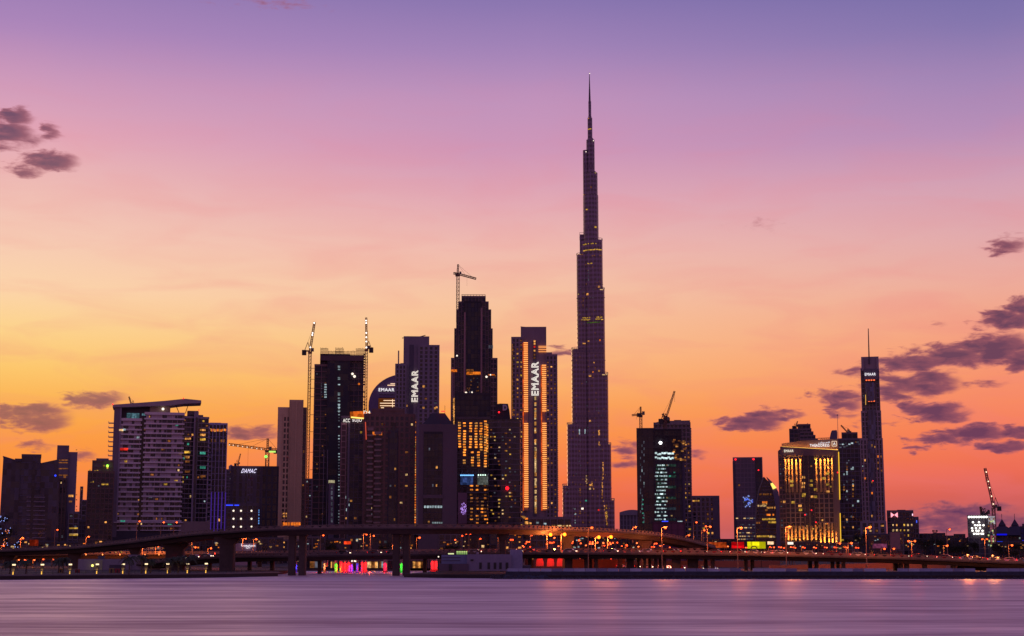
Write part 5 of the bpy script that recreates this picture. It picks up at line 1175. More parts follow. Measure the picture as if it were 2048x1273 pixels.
# (px, py of the head, depth, ground height, double, light)
near = [(41,1077,655,8.5,0,2500),(2,1092,650,8,0,1500),(172,1074,650,8.5,0,1200),(110,1060,700,8.5,0,0),(285,1090,650,7.5,0,2500),(311,1093,655,7.5,0,1200),(384,1082,640,7.6,1,500),(385,1095,610,7.6,0,150),
  (416,1097,600,7,0,1000),(486,1078,640,7.5,1,1500),(507,1079,640,7.5,0,1500),(727,1069,600,7.6,0,1800),(641,1071,640,7.6,0,0),(742,1072,640,7.6,0,0),(785,1088,560,7.6,0,1200),(786,1065,600,7.6,0,0),(833,1076,610,7.6,0,800),(741,1066,600,7.6,0,0),
  (322,1045,640,10,0,0),(348,1045,640,10,0,0),(274,1043,645,10,0,0),
  (1265,1055,590,12,0,2500),(1323,1056,478,3.5,0,4000),(1176,1056,480,3.5,0,600),(1387,1045,640,8,0,0),(1403,1061,660,8,0,900),(1414,1054,560,8.5,0,2500),(1406,1053,640,8,0,0),(1372,1071,640,8,0,900),
  (1474,1057,474,3.5,0,3500),(1571,1055,470,3.5,0,4500),(1731,1056,466,3.5,0,3500),(1696,1087,540,7.6,0,600),(1673,1087,560,7.6,0,0),(1823,1083,550,7.2,1,1200),(1887,1092,540,6.8,0,800),(1893,1059,600,6.8,0,0),(2017,1091,560,6.4,0,800),(1969,1079,700,6.4,1,1200),(1762,1098,560,7.4,0,0),(1781,1098,560,7.4,0,0)]
near.sort()
for i, (x, y, Y, zb, dbl, L) in enumerate(near):
    lamp_post(f'tall orange street lamp by the bridges, {ordn(i)} from the left', x, y, Y, zb=zb-1.5, double=bool(dbl), light=L, r=.30 if dbl else .38, s=6, group='tall orange street lamps')
star = [(1094,1070,519),(1122,1069.5,521),(1190.5,1075,523),(1215,1074.5,524)]
for i, (x, y, Y) in enumerate(star):
    lamp_post(f'blazing yellow orange lamp under the upper viaduct, {ordn(i)} of four from the left', x, y, Y-7, zb=7., light=6000, colr=(255,110,20), r=.55, s=8, group='blazing lamps under the viaduct')
far = [(35,1120),(47,1120),(50,1121.5),(66,1120.5),(104,1119),(141,1118.5),(84,1119),(22,1118),
  (908,1080),(922,1072),(930,1068),(938,1068),(958,1078),(996,1074),(1019,1080),(1023,1080),(1045,1094),(1051,1084),(1056,1084),(1058,1094),(1043,1092),(1049,1087.5),(1061,1071),(1091,1088.5),(1097,1085.5),(1101,1086),(1105,1085),(1106,1076),(1114,1092.5),(1103,1086),
  (1142,1083),(1142,1086.5),(1155,1081),(1159,1087),(1169,1091),(1177,1088),(1178,1084.5),(1182,1088),(1183,1084.5),(1192,1085.5),(1204,1086.5),(1206,1091.5),(1214,1089.5),(1217,1086),(1219,1088.5),(1223,1086),(1232,1085.5),(1241,1092.5),(1250,1090),(1251,1091.5),(1271,1086.5),(1274,1093.5),
  (1284,1091),(1291,1088),(1289,1090),(1296,1088),(1301,1094),(1307,1088),(1306,1094),(1310,1087),(1317,1092),(1321,1092),(1319,1085),(1325,1084),(1325,1088.5),(1337,1095),(1422,1092),(1425,1092),(1449,1093),(1453,1093),(1462,1095),(1466,1095.5),(1475,1091),(1479,1093),
  (1489,1095.5),(1492,1095.5),(1537,1094),(1541,1095.5),(1545,1095),(1555,1094.5),(1559,1095),(1565,1096),(1579,1094.5),(1584,1095),(1588,1096),(1603,1095),(1607,1096),(1625,1095),(1629,1096),(1647,1095),(1651,1095.5),(1666,1095),(1670,1095.5),(1688,1095),(1692,1095.5),(1709,1095.5),(1714,1096)]
far = sorted(set(far))
for i, (x, y) in enumerate(far):
    Y = random.uniform(620, 760) if y < 1110 else 620; 
    lamp_post(f'small orange road light between the decks, {ordn(i)} from the left', x, y, Y, zb=G0 if y < 1110 else G0, r=.40 if y < 1090 else .34, s=5, arm=.6, light=(500 if i % 9 == 4 else 0), colr=random.choice(((255,82,34),(255,66,26),(255,100,48))), group='small orange road lights', name='road_light')

# ---- promenade lanterns on the left bank
def lantern(i, px, py):
    Y = (CAMZ-0.)*F/((1158.-px*.011)-HOR)+4; x = XP(px, 1149, Y); t_ = empty('promenade_lantern', (x, Y, GZ), f'black lantern post with glowing head and foot on the left bank, {ordn(i)} from the left', 'lantern', 'promenade lanterns')
    b = MB(); b.cyl(0,0,0,2.75,.24,.18,n=8); b.box(-.42,.42,-.42,.42,1.25,2.35); b.build('post', DARKST, t_)
    b = MB(); b.prism([(-.5,-.5),(.5,-.5),(.5,.5),(-.5,.5)], 3.1, 3.3, 0, [(-.15,-.15),(.15,-.15),(.15,.15),(-.15,.15)]); b.build('cap', DARKST, t_)
    b = MB(); b.box(-.36,.36,-.36,.36,2.7,3.08); b.build('lamp_head', emit((255,222,170), 1.8), t_)
    b = MB(); b.box(-.13,.13,-.5,-.42,-.05,1.0); b.build('light_strip', emit((255,190,80), 1.6), t_)
    L = bpy.data.lights.new('lantern_light', 'POINT'); L.energy = 55; L.color = (1,.6,.22); L.shadow_soft_size = .3
    o = bpy.data.objects.new('lantern_light', L); col.objects.link(o); o.parent = t_; o.location = (0,-.9,1.2)
for i, px in enumerate((27,84,140,194,246,292,335,375,412)): lantern(i, px, 1130)

t_ = empty('promenade_railing', (0, 0, GZ), 'long thin dark railing along the left bank promenade', 'railing')
b = MB(); q_ = [Vector((x, y+2.2, .35)) for x, y in lx[1:]]
for p, q in zip(q_[:-1], q_[1:]):
    n = int((q-p).length/2.2)
    for h in (.45, 1.05): b.beam(p+Vector((0,0,h)), q+Vector((0,0,h)), .07)
    for k in range(n): v = p+(q-p)*k/n; b.beam(v, v+Vector((0,0,1.05)), .07)
b.build('rail', DARKST, t_)
# ---- palms
FROND = wall((.05,.06,.03), .8); BARK = wall((.10,.07,.05), .9)
def palm(label, px, ptop, Y, spread=2.6, seed=0):
    rnd = random.Random(seed); x = XP(px, 1140, Y); t_ = empty('palm_tree', (x, Y, GZ), label, 'palm tree', 'palm trees on the left bank'); h = ZP(ptop, Y)-GZ
    b = MB(); n = 6
    for i in range(n): b.cyl(.12*math.sin(i*.9), 0, h*i/n, h*(i+1)/n+.02, .26-.02*i, .24-.02*i, n=7)
    b.build('trunk', BARK, t_)
    b = MB()
    for k in range(19):
        a = k*2.4+rnd.uniform(-.2,.2); up = rnd.uniform(-.1,1.15); L = spread*rnd.uniform(.85,1.15); p = Vector((0,0,h)); d = Vector((math.cos(a), math.sin(a), up)).normalized(); seg = 7
        for s_ in range(seg):
            q = p+d*L/seg; side = d.cross(Vector((0,0,1))).normalized()
            b.beam(p, q, .06)
            for sg in (-1, 1):
                for u in (.15,.5,.85):
                    m0 = p+(q-p)*u; w = (.75-abs(s_-2.5)*.11)*rnd.uniform(.8,1.1); tip = m0+side*sg*w+d*.25-Vector((0,0,.32*w+.1))
                    b.add([tuple(m0-d*.07), tuple(m0+d*.07), tuple(tip)], [(0,1,2)])
            p = q; d = (d+Vector((0,0,-.27-.03*s_))).normalized()
    b.build('crown', FROND, t_)
for i, (px, pt, Y, sp, lb) in enumerate(((258,1117,432,3.4,'broad palm before the white wall, tallest of the palms'),(283,1114,450,2.2,'slim tall palm just right of the broad one'),(301,1122,452,2.4,'small palm left of the wide concrete pier'),
    (340,1120,452,3.0,'dark palm in front of the wide concrete pier, its left one'),(356,1118,456,3.0,'dark palm in front of the wide concrete pier, its right one'),(379,1117,444,3.2,'palm lit green from below beside the concrete pier'),
    (52,1124,450,3.2,'second palm from the left edge'),(20,1126,452,3.2,'bushy palm nearest the left edge'),(126,1120,460,3.4,'full round palm between the second and third lanterns'),(117,1123,466,3.0,'smaller palm leaning against the full round one'))):
    palm(lb, px, pt, Y, sp, i+3)

# ---- leafy trees
LEAF = wall((.035,.042,.022), .85, .5, .6)
def leafy(label, px, pb, ptop, Y, wpx, n=900, name='tree', zb=G0, m=LEAF, seed=1, group=None, dots=None):
    rnd = random.Random(seed); x = XP(px, 1090, Y); t_ = empty(name, (x, Y, zb), label, 'tree', group); H = ZP(ptop, Y)-zb; Wd = wpx/F*Y/2
    b = MB(); b.cyl(0,0,0,H*.45,.35,.2,n=7)
    cl_ = []
    for k in range(8):
        a = k*.8+rnd.random(); c = Vector((math.cos(a)*Wd*rnd.uniform(.2,.65), math.sin(a)*Wd*rnd.uniform(.1,.5), H*rnd.uniform(.45,.85))); b.beam((0,0,H*.35), c, .2, w2=.06); cl_.append((c, rnd.uniform(.3,.5)*Wd))
    b.build('trunk', BARK, t_); b = MB()
    for i in range(n):
        c, r_ = cl_[rnd.randrange(8)]; v = Vector((rnd.gauss(0,1), rnd.gauss(0,1), rnd.gauss(0,.75))); v = c+v.normalized()*r_*rnd.uniform(.35,1.05)
        if v.z > H: v.z = H-rnd.random()
        s_ = rnd.uniform(.18,.42); u = Vector((rnd.gauss(0,1), rnd.gauss(0,1), rnd.gauss(0,1))).normalized(); w = u.cross(Vector((.3,.5,.8))).normalized()
        b.add([tuple(v-u*s_), tuple(v+w*s_*.6), tuple(v+u*s_), tuple(v-w*s_*.6)], [(0,1,2,3)])
    b.build('crown', m, t_)
    if dots:
        for mm, k in dots:
            b = MB()
            for i in range(k):
                c, r_ = cl_[rnd.randrange(8)]; v = Vector((rnd.gauss(0,1), -abs(rnd.gauss(0,1)), rnd.gauss(0,.8))).normalized(); v = c+v*r_*1.05; b.ball(v.x, v.y, v.z, .17, n=4)
            tag(b.build('fairy_light', mm, t_), kind='stuff')
    return t_
BD, OD = emit((150,170,255), 1.6), emit((255,130,70), 1.6)
leafy('tree wound with blue fairy lights at the far left edge', 2, 0, 1015, 760, 30, seed=4, dots=[(BD, 26)])
leafy('tree hung with orange and white fairy lights beside the blue lit one', 14, 0, 1048, 740, 22, seed=5, dots=[(OD, 16), (BD, 10)])
leafy('low bush with pale fairy lights right of the orange lit tree', 33, 0, 1078, 730, 18, n=500, seed=6, dots=[(BD, 18)])
leafy('low bush with violet fairy lights before the dark glass office', 80, 0, 1084, 730, 20, n=500, seed=7, dots=[(emit((190,120,255), 1.4), 12)])
TR = [(1030,1050,960,34,'round dark tree at the foot of the rounded dark tower'),(1052,1044,965,30,'dark tree on the podium edge left'),(1068,1042,970,30,'dark tree on the podium edge middle'),(1084,1043,975,28,'dark tree on the podium edge right'),
  (1722,1062,1000,34,'dark tree at the left foot of the spire tower'),(1700,1074,960,28,'dark tree behind the lamp beside the golden hotel'),(1850,1074,900,44,'dark tree left of the far right tree row'),(1878,1072,910,46,'dark tree in the far right tree row under the tall lamp'),
  (1904,1078,905,42,'dark tree in the middle of the far right tree row'),(1926,1076,915,42,'dark tree left of the floodlit frame'),(1948,1082,880,34,'dark tree before the floodlit frame'),(1995,1088,860,40,'dark tree below the palace pavilions'),(2032,1086,850,40,'dark tree at the right edge below the palace'),
  (665,1080,720,40,'dark tree behind the small orange sign'),(770,1083,700,40,'dark tree behind the right twin pier'),(905,1086,700,44,'dark tree with green tint behind the lower bridge')]
for i, (px, pt, Y, w, lb) in enumerate(TR): leafy(lb, px, 0, pt, Y, w, n=1100, seed=20+i, group='dark trees behind the bridges')

# ---- left bank wall building, kiosks
B = Bld('white_boundary_building', 'long low white walled building behind the palms at the left', 220, 530, py=1130)
WB = wall((.27,.23,.29)); B.slab(157, 262, 1119, D=8, m=WB); B.slab(257, 281, 1110, dy=1, D=8, m=WB, name='block'); B.slab(281, 322, 1121, dy=1, D=7, m=WB, name='low_wall'); B.slab(196, 210, 1112.5, dy=2, D=5, m=wall((.08,.09,.12)), name='roof_tank'); B.slab(190, 205, 1121, dy=-.5, D=1, m=wall((.35,.36,.22)), name='gate_panel')
B.slab(219, 248, 1130, dy=-.4, D=1, m=WTdark, name='opening'); B.dot(185, 1131.5, .4, emit((255,240,110), 2.5), dy=-1.5, name='wall_lamp'); B.done()
for i, (a, c, y, m, lb) in enumerate(((116,128,1138,wall((.5,.25,.04)),'orange site box left of the red one on the left bank'),(230,240,1138,wall((.35,.02,.03)),'red site box before the white wall'),(218,229,1137,wall((.3,.2,.06)),'ochre site box left of the red one'),(150,160,1139,wall((.25,.03,.03)),'dull red site box near the third lantern'))):
    B = Bld('site_box', lb, (a+c)/2, 470, py=1140, cat='container'); B.slab(a, c, y, D=2.4, m=m, name='body'); b = MB()
    for k in range(5): xx = B.x(a+(c-a)*(k+.5)/5, y); b.box(xx-.06, xx+.06, -.06, .02, .1, B.z(y)-.1)
    b.build('rib', m, B.root); B.slab(a+(c-a)*.35, a+(c-a)*.6, y+1.5, pb=1147, dy=-.1, D=.1, m=DARKST, name='door'); B.done()
# fence on the rear bridge
B = Bld('bridge_fence', 'pale mesh fence standing on the rear bridge at the left', 220, 666, py=1098, cat='fence', zb=ZP(1104,666))
b = MB(); n = 46
for i in range(n+1): xx = B.x(163+i*162/n, 1098); b.beam((xx,0,0), (xx,0,2.6), .12)
for z in (.9, 1.7, 2.6): b.beam((B.x(163,1098),0,z), (B.x(325,1098),0,z), .1)
b.build('rail', wall((.35,.28,.33)), B.root); B.done()

# ---- white service building at the centre bank
B = Bld('white_service_building', 'windowless whitish service building with five dark doors on the central bank', 960, 448, py=1130, zb=1.9)
WB2 = wall((.23,.19,.27)); B.slab(934, 1023, 1109.5, D=10, m=WB2); B.slab(1021, 1045, 1099.5, dy=1, D=7, m=wall((.26,.24,.36)), name='tall_block'); B.slab(883, 936, 1110.5, dy=.8, D=8, m=wall((.16,.18,.30)), name='blue_panel_wing')
B.slab(878, 937, 1128, dy=-.5, D=8, m=wall((.12,.08,.11)), name='plinth_wall'); B.slab(898, 904, 1129, dy=-.8, D=1, m=DARKST, name='door')
for y in (1115, 1121): B.slab(884, 921, y, pb=y+1, dy=.6, D=.6, m=WTdark, name='panel_joint')
for x in (961, 977.5, 990, 1001, 1014): B.slab(x-2.6, x+2.6, 1125.5, pb=1138.5, dy=-.15, D=.5, m=DARKST, name='door')
B.slab(941, 947, 1119, pb=1122.5, dy=-.3, D=.5, m=DARKST, name='louvre'); B.dot(955, 1107.5, .42, WTgrey, dy=2, name='roof_tank')
B.slab(1045, 1062, 1131, dy=1.5, D=4, m=WTdark, name='annex'); B.done()
B = Bld('green_lit_cabin', 'cabin roof with bright greenish windows behind the white service building', 918, 476, py=1105, zb=2)
B.slab(895, 940, 1110.5, D=5, m=WTdark); B.slab(912, 936, 1102.5, dy=.6, D=4, m=WTdark, name='upper_cabin')
for i in range(6): B.win(914.5+i*3.7, 1104.2, .42, .45, emit((190,220,130), 1.), dy=.4); B.win(914.5+i*3.7, 1107.8, .42, .4, emit((150,190,110), .8), dy=.4)
B.win(902, 1108, 1.8, .35, emit((225,235,170), 1.1)); B.dot(877, 1114, .22, WHITEW, dy=-2, name='wall_lamp'); B.done()

# ---- columns washed in coloured light under the bridge
CC = wall((.20,.18,.18), .7)
cols = [(649,1119,1139,4.6,'amber',(1,.45,.12),300),(654.5,1118,1127,3.4,'short red',(1,.01,.02),160),(672.5,1119,1144,7,'green',(.01,1,.015),420),(682.8,1116,1144,7,'red',(1,.008,.006),620),(690.3,1116,1144,7,'red',(1,.012,.004),620),(697.8,1116,1144,7,'red',(1,.008,.004),620),
  (704.2,1121,1144,5,'blue',(.01,.04,1),230),(714.5,1119,1144,5.4,'blue',(.01,.04,1),240),(724.5,1116,1144,6,'red',(1,.01,.005),620),(731.5,1116,1144,6,'red',(1,.01,.005),620),(770.5,1118,1142,8,'crimson',(1,.008,.05),560),(802.8,1119,1143,5.4,'green',(.01,1,.02),420),(864.6,1114,1139,7,'red',(1,.008,.005),620),(872,1114,1139,7,'red',(1,.008,.005),620),(592.5,1121,1139,4,'blue',(.01,.04,1),420)]
cols.sort()
for i, (px, yt, yb, w, cn, c, e) in enumerate(cols):
    Y = 545; x = XP(px, 1130, Y); z0 = ZP(yb, Y); h = ZP(yt, Y)-z0; t_ = empty('floodlit_column', (x, Y, z0), f'{cn} floodlit round column under the bridges, {ordn(i)} of them from the left', 'column', 'colour lit columns')
    r_ = w/F*Y/2; b = MB(); b.cyl(0,0,0,h,r_,r_,n=14); b.build('shaft', CC, t_)
    b = MB(); b.cyl(0,0,-1.2,0,r_*1.25,r_*1.25,n=14); b.build('footing', VCd, t_)
    L = bpy.data.lights.new('column_lamp', 'AREA'); L.energy = e*.42; L.color = c; L.shape = 'RECTANGLE'; L.size = r_*.9; L.size_y = .3; L.spread = R(60)
    o = bpy.data.objects.new('column_lamp', L); col.objects.link(o); o.parent = t_; o.location = (0, -r_-1.5, h-.2); o.rotation_euler = (R(24), 0, 0)
    b = MB(); b.box(-.25,.25,-r_-1.8,-r_-1.3,h-.1,h+.2); b.build('lamp_housing', DARKST, t_)
B = Bld('boat_shed', 'low lit shop front with cream windows seen between the coloured columns', 745, 590, py=1130, face=False)
B.facade(600, 900, 1121, D=8, fh=4, bw=4, wm=WTdark, gm=GDK, st=.3, so=.1, pw=.5)
for x, w, m in ((738,1.2,PALE),(741,.6,WARM),(746,.6,DIM),(752,1.0,WARM),(754,.6,PALE),(761,.8,DIM),(764,.8,COOL),(828,1.,WARM),(834,1.2,DIM),(839,1.2,WARM),(844,1.,DIM),(640,2,DIMC),(632,2,DIMC),(625,2,DIM),(663,.5,WARM),(668,.5,DIM)): B.win(x, 1130, w, 2.4, m, dy=-.4)
for x, y in ((674,1117),(693,1117.5),(703,1117.5),(709,1117.5),(733,1117.5),(738,1118.5),(704,1122.5),(709,1122.5),(711,1123)): B.dot(x, y, .28, WHITEW, dy=-52, name='ceiling_lamp')
B.done()
B = Bld('quay_wall', 'dark quay wall closing the channel under the bridges', 700, 588, py=1140, cat='wall', zb=-.5); B.slab(556, 812, 1138, D=1.6, m=DARKROCK); B.done()

# ---- concrete barriers along the right bank
BAR = wall((.30,.30,.40), .85)
b = MB(); b.add([(-1.5,-.3,0),(1.5,-.3,0),(1.5,-.18,.3),(-1.5,-.18,.3),(1.5,-.08,.85),(-1.5,-.08,.85),(-1.5,.08,.85),(1.5,.08,.85),(-1.5,.18,.3),(1.5,.18,.3),(-1.5,.3,0),(1.5,.3,0)],
  [(0,1,2,3),(3,2,4,5),(5,4,7,6),(6,7,9,8),(8,9,11,10),(1,11,9,2),(2,9,7,4),(0,3,8,10),(3,5,6,8),(0,10,11,1)])
pb = b.mesh('concrete_barrier', BAR); BARM = [pb]
for c in ((.20,.19,.27), (.42,.40,.48)): m2 = pb.copy(); m2.materials[0] = wall(c, .85); BARM.append(m2)
x = xr_+32; i = 0; xe = XP(2070, 1140, 430)
while x < xe:
    if random.random() < .84:
        o = bpy.data.objects.new('concrete_barrier', BARM[random.choice((0,0,1,2))]); col.objects.link(o); o.location = (x, ys+1.9+random.uniform(-.06,.06), 2.0); o.rotation_euler = (0,0,random.uniform(-.015,.015))
        tag(o, f'concrete road barrier on the right bank, {ordn(i)} from the left', 'barrier', 'concrete barriers on the right bank'); i += 1
    x += 3.12
# walling and ramp behind the right bank, under the bridge
RW = wall((.16,.07,.05), .85)
B = Bld('retaining_wall', 'red brown lit retaining wall under the low bridge at the right', 1650, 560, py=1125, cat='wall')
B.plate([(1540,1131),(1700,1128),(1850,1124.5),(1960,1119),(2100,1121),(2300,1122),(2300,1146),(1540,1146)], D=2, m=RW)
B.dot(1590, 1117, .3, SODIUM, dy=-1, name='wall_lamp'); B.dot(1571, 1116.5, .3, SODIUM, dy=-1, name='wall_lamp'); B.dot(1554, 1116, .3, SODIUM, dy=-1, name='wall_lamp'); B.done()
B = Bld('abutment', 'broad concrete abutment carrying the right end of the low bridge', 2000, 476, py=1125, cat='wall')
B.plate([(1922,1122),(2100,1126),(2400,1140),(2400,1150),(1905,1150)], D=12, m=wall((.20,.09,.065), .85)); B.done()
B = Bld('hoarding_wall', 'red lit site hoarding glimpsed between the piers under the low bridge', 1160, 600, py=1125, cat='wall')
B.slab(1050, 1250, 1119, D=1, m=wall((.20,.06,.05))); B.slab(1250, 1560, 1122, dy=20, D=1, m=wall((.14,.06,.05)), name='rear_panel'); B.done()
# arched concrete frames glowing red under the bridge
for i, (px, w) in enumerate(((1080,16),(1101,15),(1120,13))):
    Y = 570; B = Bld('archway', f'arched opening glowing red under the low bridge, {ordn(i)} of three from the left', px, Y, py=1125, cat='arch')
    b = MB(); xa, xb = B.x(px-w/2,1125), B.x(px+w/2,1125); z0, z1 = B.z(1133), B.z(1115); n = 10; xm = (xa+xb)/2; rx_ = (xb-xa)/2
    arc = [(xm-rx_*math.cos(math.pi*k/n), z0+(z1-z0)*math.sin(math.pi*k/n)**.6) for k in range(n+1)]
    for (p, q) in zip(arc[:-1], arc[1:]): b.plate([(p[0],p[1]),(q[0],q[1]),(q[0],z1+.5),(p[0],z1+.5)], 0, 1)
    b.box(xa-.9, xa, 0, 1, 0, z1+.5); b.box(xb, xb+.4, 0, 1, 0, z1+.5); b.box(xa, xb, 0, 1, 0, z0); b.build('frame', DARKROCK, B.root)
    b = MB(); b.box(xa-.5, xb+.5, 7, 7.4, 0, z1+.6); b.build('rear_wall', wall((.16,.08,.07)), B.root)
    L = bpy.data.lights.new('arch_light', 'POINT'); L.energy = 1300; L.color = (1,.02,.008); L.shadow_soft_size = .5
    o = bpy.data.objects.new('arch_light', L); col.objects.link(o); o.parent = B.root; o.location = (xm, 4, z1-.6); B.done()
# lamps added to make the red and orange glow around the bridges
for i, (px, py, Y, c, e) in enumerate(sorted(((1222,1118,545,(1,.12,.03),6000),(1160,1117,560,(1,.05,.03),4000),(1330,1117,560,(1,.30,.08),3500),(1385,1117,555,(1,.25,.06),3500),(1460,1117,560,(1,.10,.05),3000),(1560,1118,530,(1,.30,.08),3000),(1650,1118,545,(1,.25,.06),2500),(1740,1119,545,(1,.10,.05),2500),(1830,1118,545,(1,.25,.06),3000),(1935,1112,440,(1,.30,.08),2600),(1985,1113,440,(1,.30,.08),2600),(172,1110,652,(1,.22,.04),1500),(205,1110,650,(1,.22,.04),2200),(240,1110,648,(1,.22,.04),2200),(290,1110,648,(1,.22,.04),1200),(318,1110,646,(1,.22,.04),700),(430,1108,570,(1,.05,.02),1600),(640,1143,538,(1,.02,.02),1200),(740,1145,530,(1,.02,.02),1200)))):
    x, z = XP(px, py, Y), ZP(py, Y); t_ = empty('added_glow_lamp', (x, Y, z), f'small added glow lamp beside the bridges, {ordn(i)} from the left', 'lamp', 'added glow lamps')
    b = MB(); b.ball(0,0,0,.22); b.build('bulb', emit((255,140,70) if c[1] > .2 else (255,60,40), 3.), t_); b = MB(); b.box(-.3,.3,-.3,.3,.24,.4); b.build('hood', DARKST, t_)
    L = bpy.data.lights.new('added_glow', 'POINT'); L.energy = e*1.5; L.color = c; L.shadow_soft_size = .3
    o = bpy.data.objects.new('added_glow', L); col.objects.link(o); o.parent = t_; o.location = (0,-.6,-.2)

# ---- billboards and lit signs
def board(label, pl, pr, pt, pb, Y, m, legs=2, zb=G0, name='billboard', fr=DARKST):
    B = Bld(name, label, (pl+pr)/2, Y, py=(pt+pb)/2, cat='billboard', zb=zb)
    B.slab(pl, pr, pt, pb=pb, dy=-.35, D=.3, m=m, name='panel'); B.slab(pl-.4, pr+.4, pt-.5, pb=pb+.5, dy=0, D=.6, m=fr, name='frame')
    for k in range(legs):
        xx = B.x(pl+(pr-pl)*(k+.5)/legs, pb); b = MB(); b.beam((xx,.3,0), (xx,.3,B.z(pb)), .4); b.build('post', fr, B.root)
    return B
B = board('large lemon yellow glowing hoarding left of the golden hotel foot', 1494.5, 1531, 1084, 1097.5, 620, emit((225,215,15), 1.0, nz=.12)); b = MB()
xm, zz = B.x(1508,1097,-1), B.z(1097.4,-1); b.plate([(xm-1.4*math.cos(math.pi*k/8), zz+1.1*math.sin(math.pi*k/8)) for k in range(9)]+[(xm+1.0*math.cos(math.pi*k/8), zz+.7*math.sin(math.pi*k/8)) for k in range(9)], -.6, -.42); b.build('printed_arch', wall((.12,.05,.03)), B.root); B.done()
board('red lit hoarding left of the yellow one', 1463, 1488, 1084.5, 1097, 625, emit((220,12,20), .85, nz=.3)).done()
board('small cream sign above the yellow hoarding end', 1535, 1547, 1083.5, 1089.5, 628, emit((255,205,160), 1.0, nz=.3)).done()
board('small white sign below the golden hotel corner', 1575, 1586.5, 1084.5, 1089.5, 618, emit((255,232,214), 1.3)).done()
board('orange lit site fence panel right of the upper viaduct end', 1409, 1453, 1085, 1096, 640, emit((190,70,25), .6, nz=.5)).done()  # orange light on the fence is put in as a glowing panel
board('orange road sign on a curved mast behind the lower bridge', 688, 702, 1083, 1089, 600, emit((255,70,30), .8, nz=.4), legs=1).done()
board('dim red lit sign behind the left end of the upper viaduct', 59, 77, 1080, 1092, 720, emit((150,40,20), .5, nz=.5)).done()
board('dim purple screen below the spire tower', 1745, 1774, 1088, 1097, 640, emit((130,60,95), .5, nz=.5)).done()
board('dark screen wall tower beside the spire tower foot', 1780, 1800, 1065, 1099, 640, wall((.17,.12,.15))).done()
B = Bld('arabic_sign_building', 'low grey building carrying a white glowing script sign below the upper viaduct', 496, 700, py=1090)
B.slab(470, 513, 1087, D=8, m=wall((.30,.22,.28))); sign(B.root, '\ufe8e\ufe92\ufeb4\ufef4\ufee8\ufef4\ufeb4', B.x(497,1091,-.4), -.4, B.z(1091,-.4), 1.6, 6.4, emit((255,250,255), 1.4), name='script_sign')
sign(B.root, '\ufedf\ufeb2', B.x(496,1095,-.4), -.4, B.z(1095.5,-.4), 1.0, 2.0, emit((255,250,255), 1.4), name='script_sign'); B.done()
B = Bld('light_mast', 'tall mast with a ring of unlit floodlights right of the bank office', 1871, 800, py=1090, cat='mast')
b = MB(); b.cyl(0,0,0,B.z(1066),.3,.15,n=8); b.build('pole', DARKST, B.root); b = MB(); b.cyl(0,0,B.z(1066),B.z(1065),1.1,1.1,n=10)
for k in range(8): a = k*.785; b.box(1.1*math.cos(a)-.25,1.1*math.cos(a)+.25,1.1*math.sin(a)-.2,1.1*math.sin(a)+.2,B.z(1064.5),B.z(1060.5))
b.build('floodlight_ring', DARKST, B.root); B.done()

# ---- cars on the low bridge and the road below
def car(body, name='car'):
    t_ = empty(name, (0,0,0), 'car', 'car')
    b = MB(); b.plate([(-2.2,.35),(2.2,.35),(2.25,.75),(1.5,.95),(.95,1.42),(-1.1,1.45),(-1.75,.98),(-2.25,.9)], -.85, .85); b.build('body', shiny(body, .25), t_)
    b = MB(); b.plate([(1.35,.98),(.88,1.34),(-1.02,1.37),(-1.58,1.0)], -.87, .87); b.build('window', shiny((.01,.01,.012), .1), t_)
    for sx_ in (-1.4, 1.4):
        for sy_ in (-.78, .78):
            b = MB(); n = 10; b.plate([(sx_+.33*math.cos(2*math.pi*k/n), .33+.33*math.sin(2*math.pi*k/n)) for k in range(n)], sy_-.12, sy_+.12); b.build('wheel', shiny((.015,.015,.015), .7), t_)
    for sy_ in (-.6, .6):
        b = MB(); b.box(2.2,2.3,sy_-.18,sy_+.18,.62,.8); b.build('headlight', HEAD, t_); b = MB(); b.box(-2.31,-2.2,sy_-.28,sy_+.28,.7,.95); b.build('taillight', TAIL, t_)
    return t_
CARS = [(car(c), n) for c, n in (((.5,.5,.5),'silver'),((.6,.58,.55),'white'),((.03,.03,.035),'black'),((.2,.02,.02),'dark red'))]
used = set()
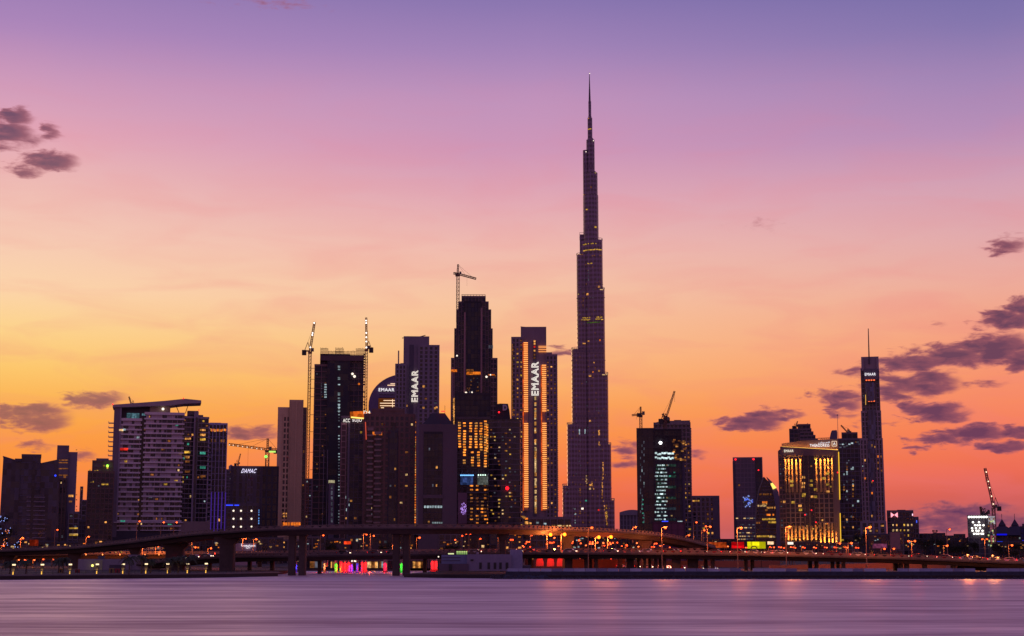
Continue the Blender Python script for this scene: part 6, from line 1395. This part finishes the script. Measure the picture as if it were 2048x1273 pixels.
def put(kind, x, y, z, rz, label, group, tilt=0):
    c, cname = CARS[kind]
    if kind in used: c = copy_tree(c)
    used.add(kind); c.location = (x, y, z); c.rotation_euler = (0, tilt, rz); tag(c, label.replace('%', cname), 'car', group)
def along(P, s):
    for a, c in zip(P[:-1], P[1:]):
        L = (c-a).length
        if s <= L: return a+(c-a)*(s/L), math.atan2((c-a).y, (c-a).x)
        s -= L
    return P[-1], 0
i = 0
for lane, (off, dirn, x0_, x1_, gap) in enumerate(((-5.2, 0, 260, 2060, 5.9), (1.5, 1, 900, 2060, 9.))):
    s_ = 4.; i = 0
    while s_ < 420:
        p, a = along(LOP, s_); px_ = CX+F*p.x/(p.y*CP)
        if x0_ < px_ < x1_ and (px_ > 1440 or random.random() < .45):
            n_ = Vector((math.sin(a), -math.cos(a), 0)); q = p+n_*(-off)*-1 if False else p-n_*off*1.0
            put(random.randrange(4), q.x, q.y, q.z+.03, a+(math.pi if dirn else 0), f'% car in the {"near" if dirn else "far"} lane of the low bridge, {ordn(i)} from the left', 'cars on the low bridge'); i += 1
            if i % 2 == 1 and px_ > 1000:
                L = bpy.data.lights.new('added_tail_glow', 'POINT'); L.energy = 1500; L.color = (1,.05,.02); L.shadow_soft_size = .3  # added red light above the car, strengthens the glow of its tail lights
                o = bpy.data.objects.new('added_tail_glow', L); col.objects.link(o); o.location = (q.x, q.y, q.z+1.9)
        s_ += gap*random.uniform(.8,1.5)
RD = [Vector((XP(1235,1122,600),600,GZ+.02)), Vector((XP(1330,1130,560),560,GZ+.02)), Vector((XP(1420,1137,520),520,GZ+.02)), Vector((XP(1560,1140,500),500,GZ+.02))]
b = MB(); sweep(b, RD, [(4,0),(4,-.015),(-4,-.015),(-4,0)]); tag(b.build('road', ASPH), kind='structure')
i = 0; s_ = 3.
while s_ < 90:
    p, a = along(RD, s_); put(random.randrange(4), p.x, p.y, p.z+.01, a, f'% car on the road under the low bridge, {ordn(i)} from its far end', 'cars on the road under the bridge'); i += 1; s_ += 8.5*random.uniform(.8,1.4)
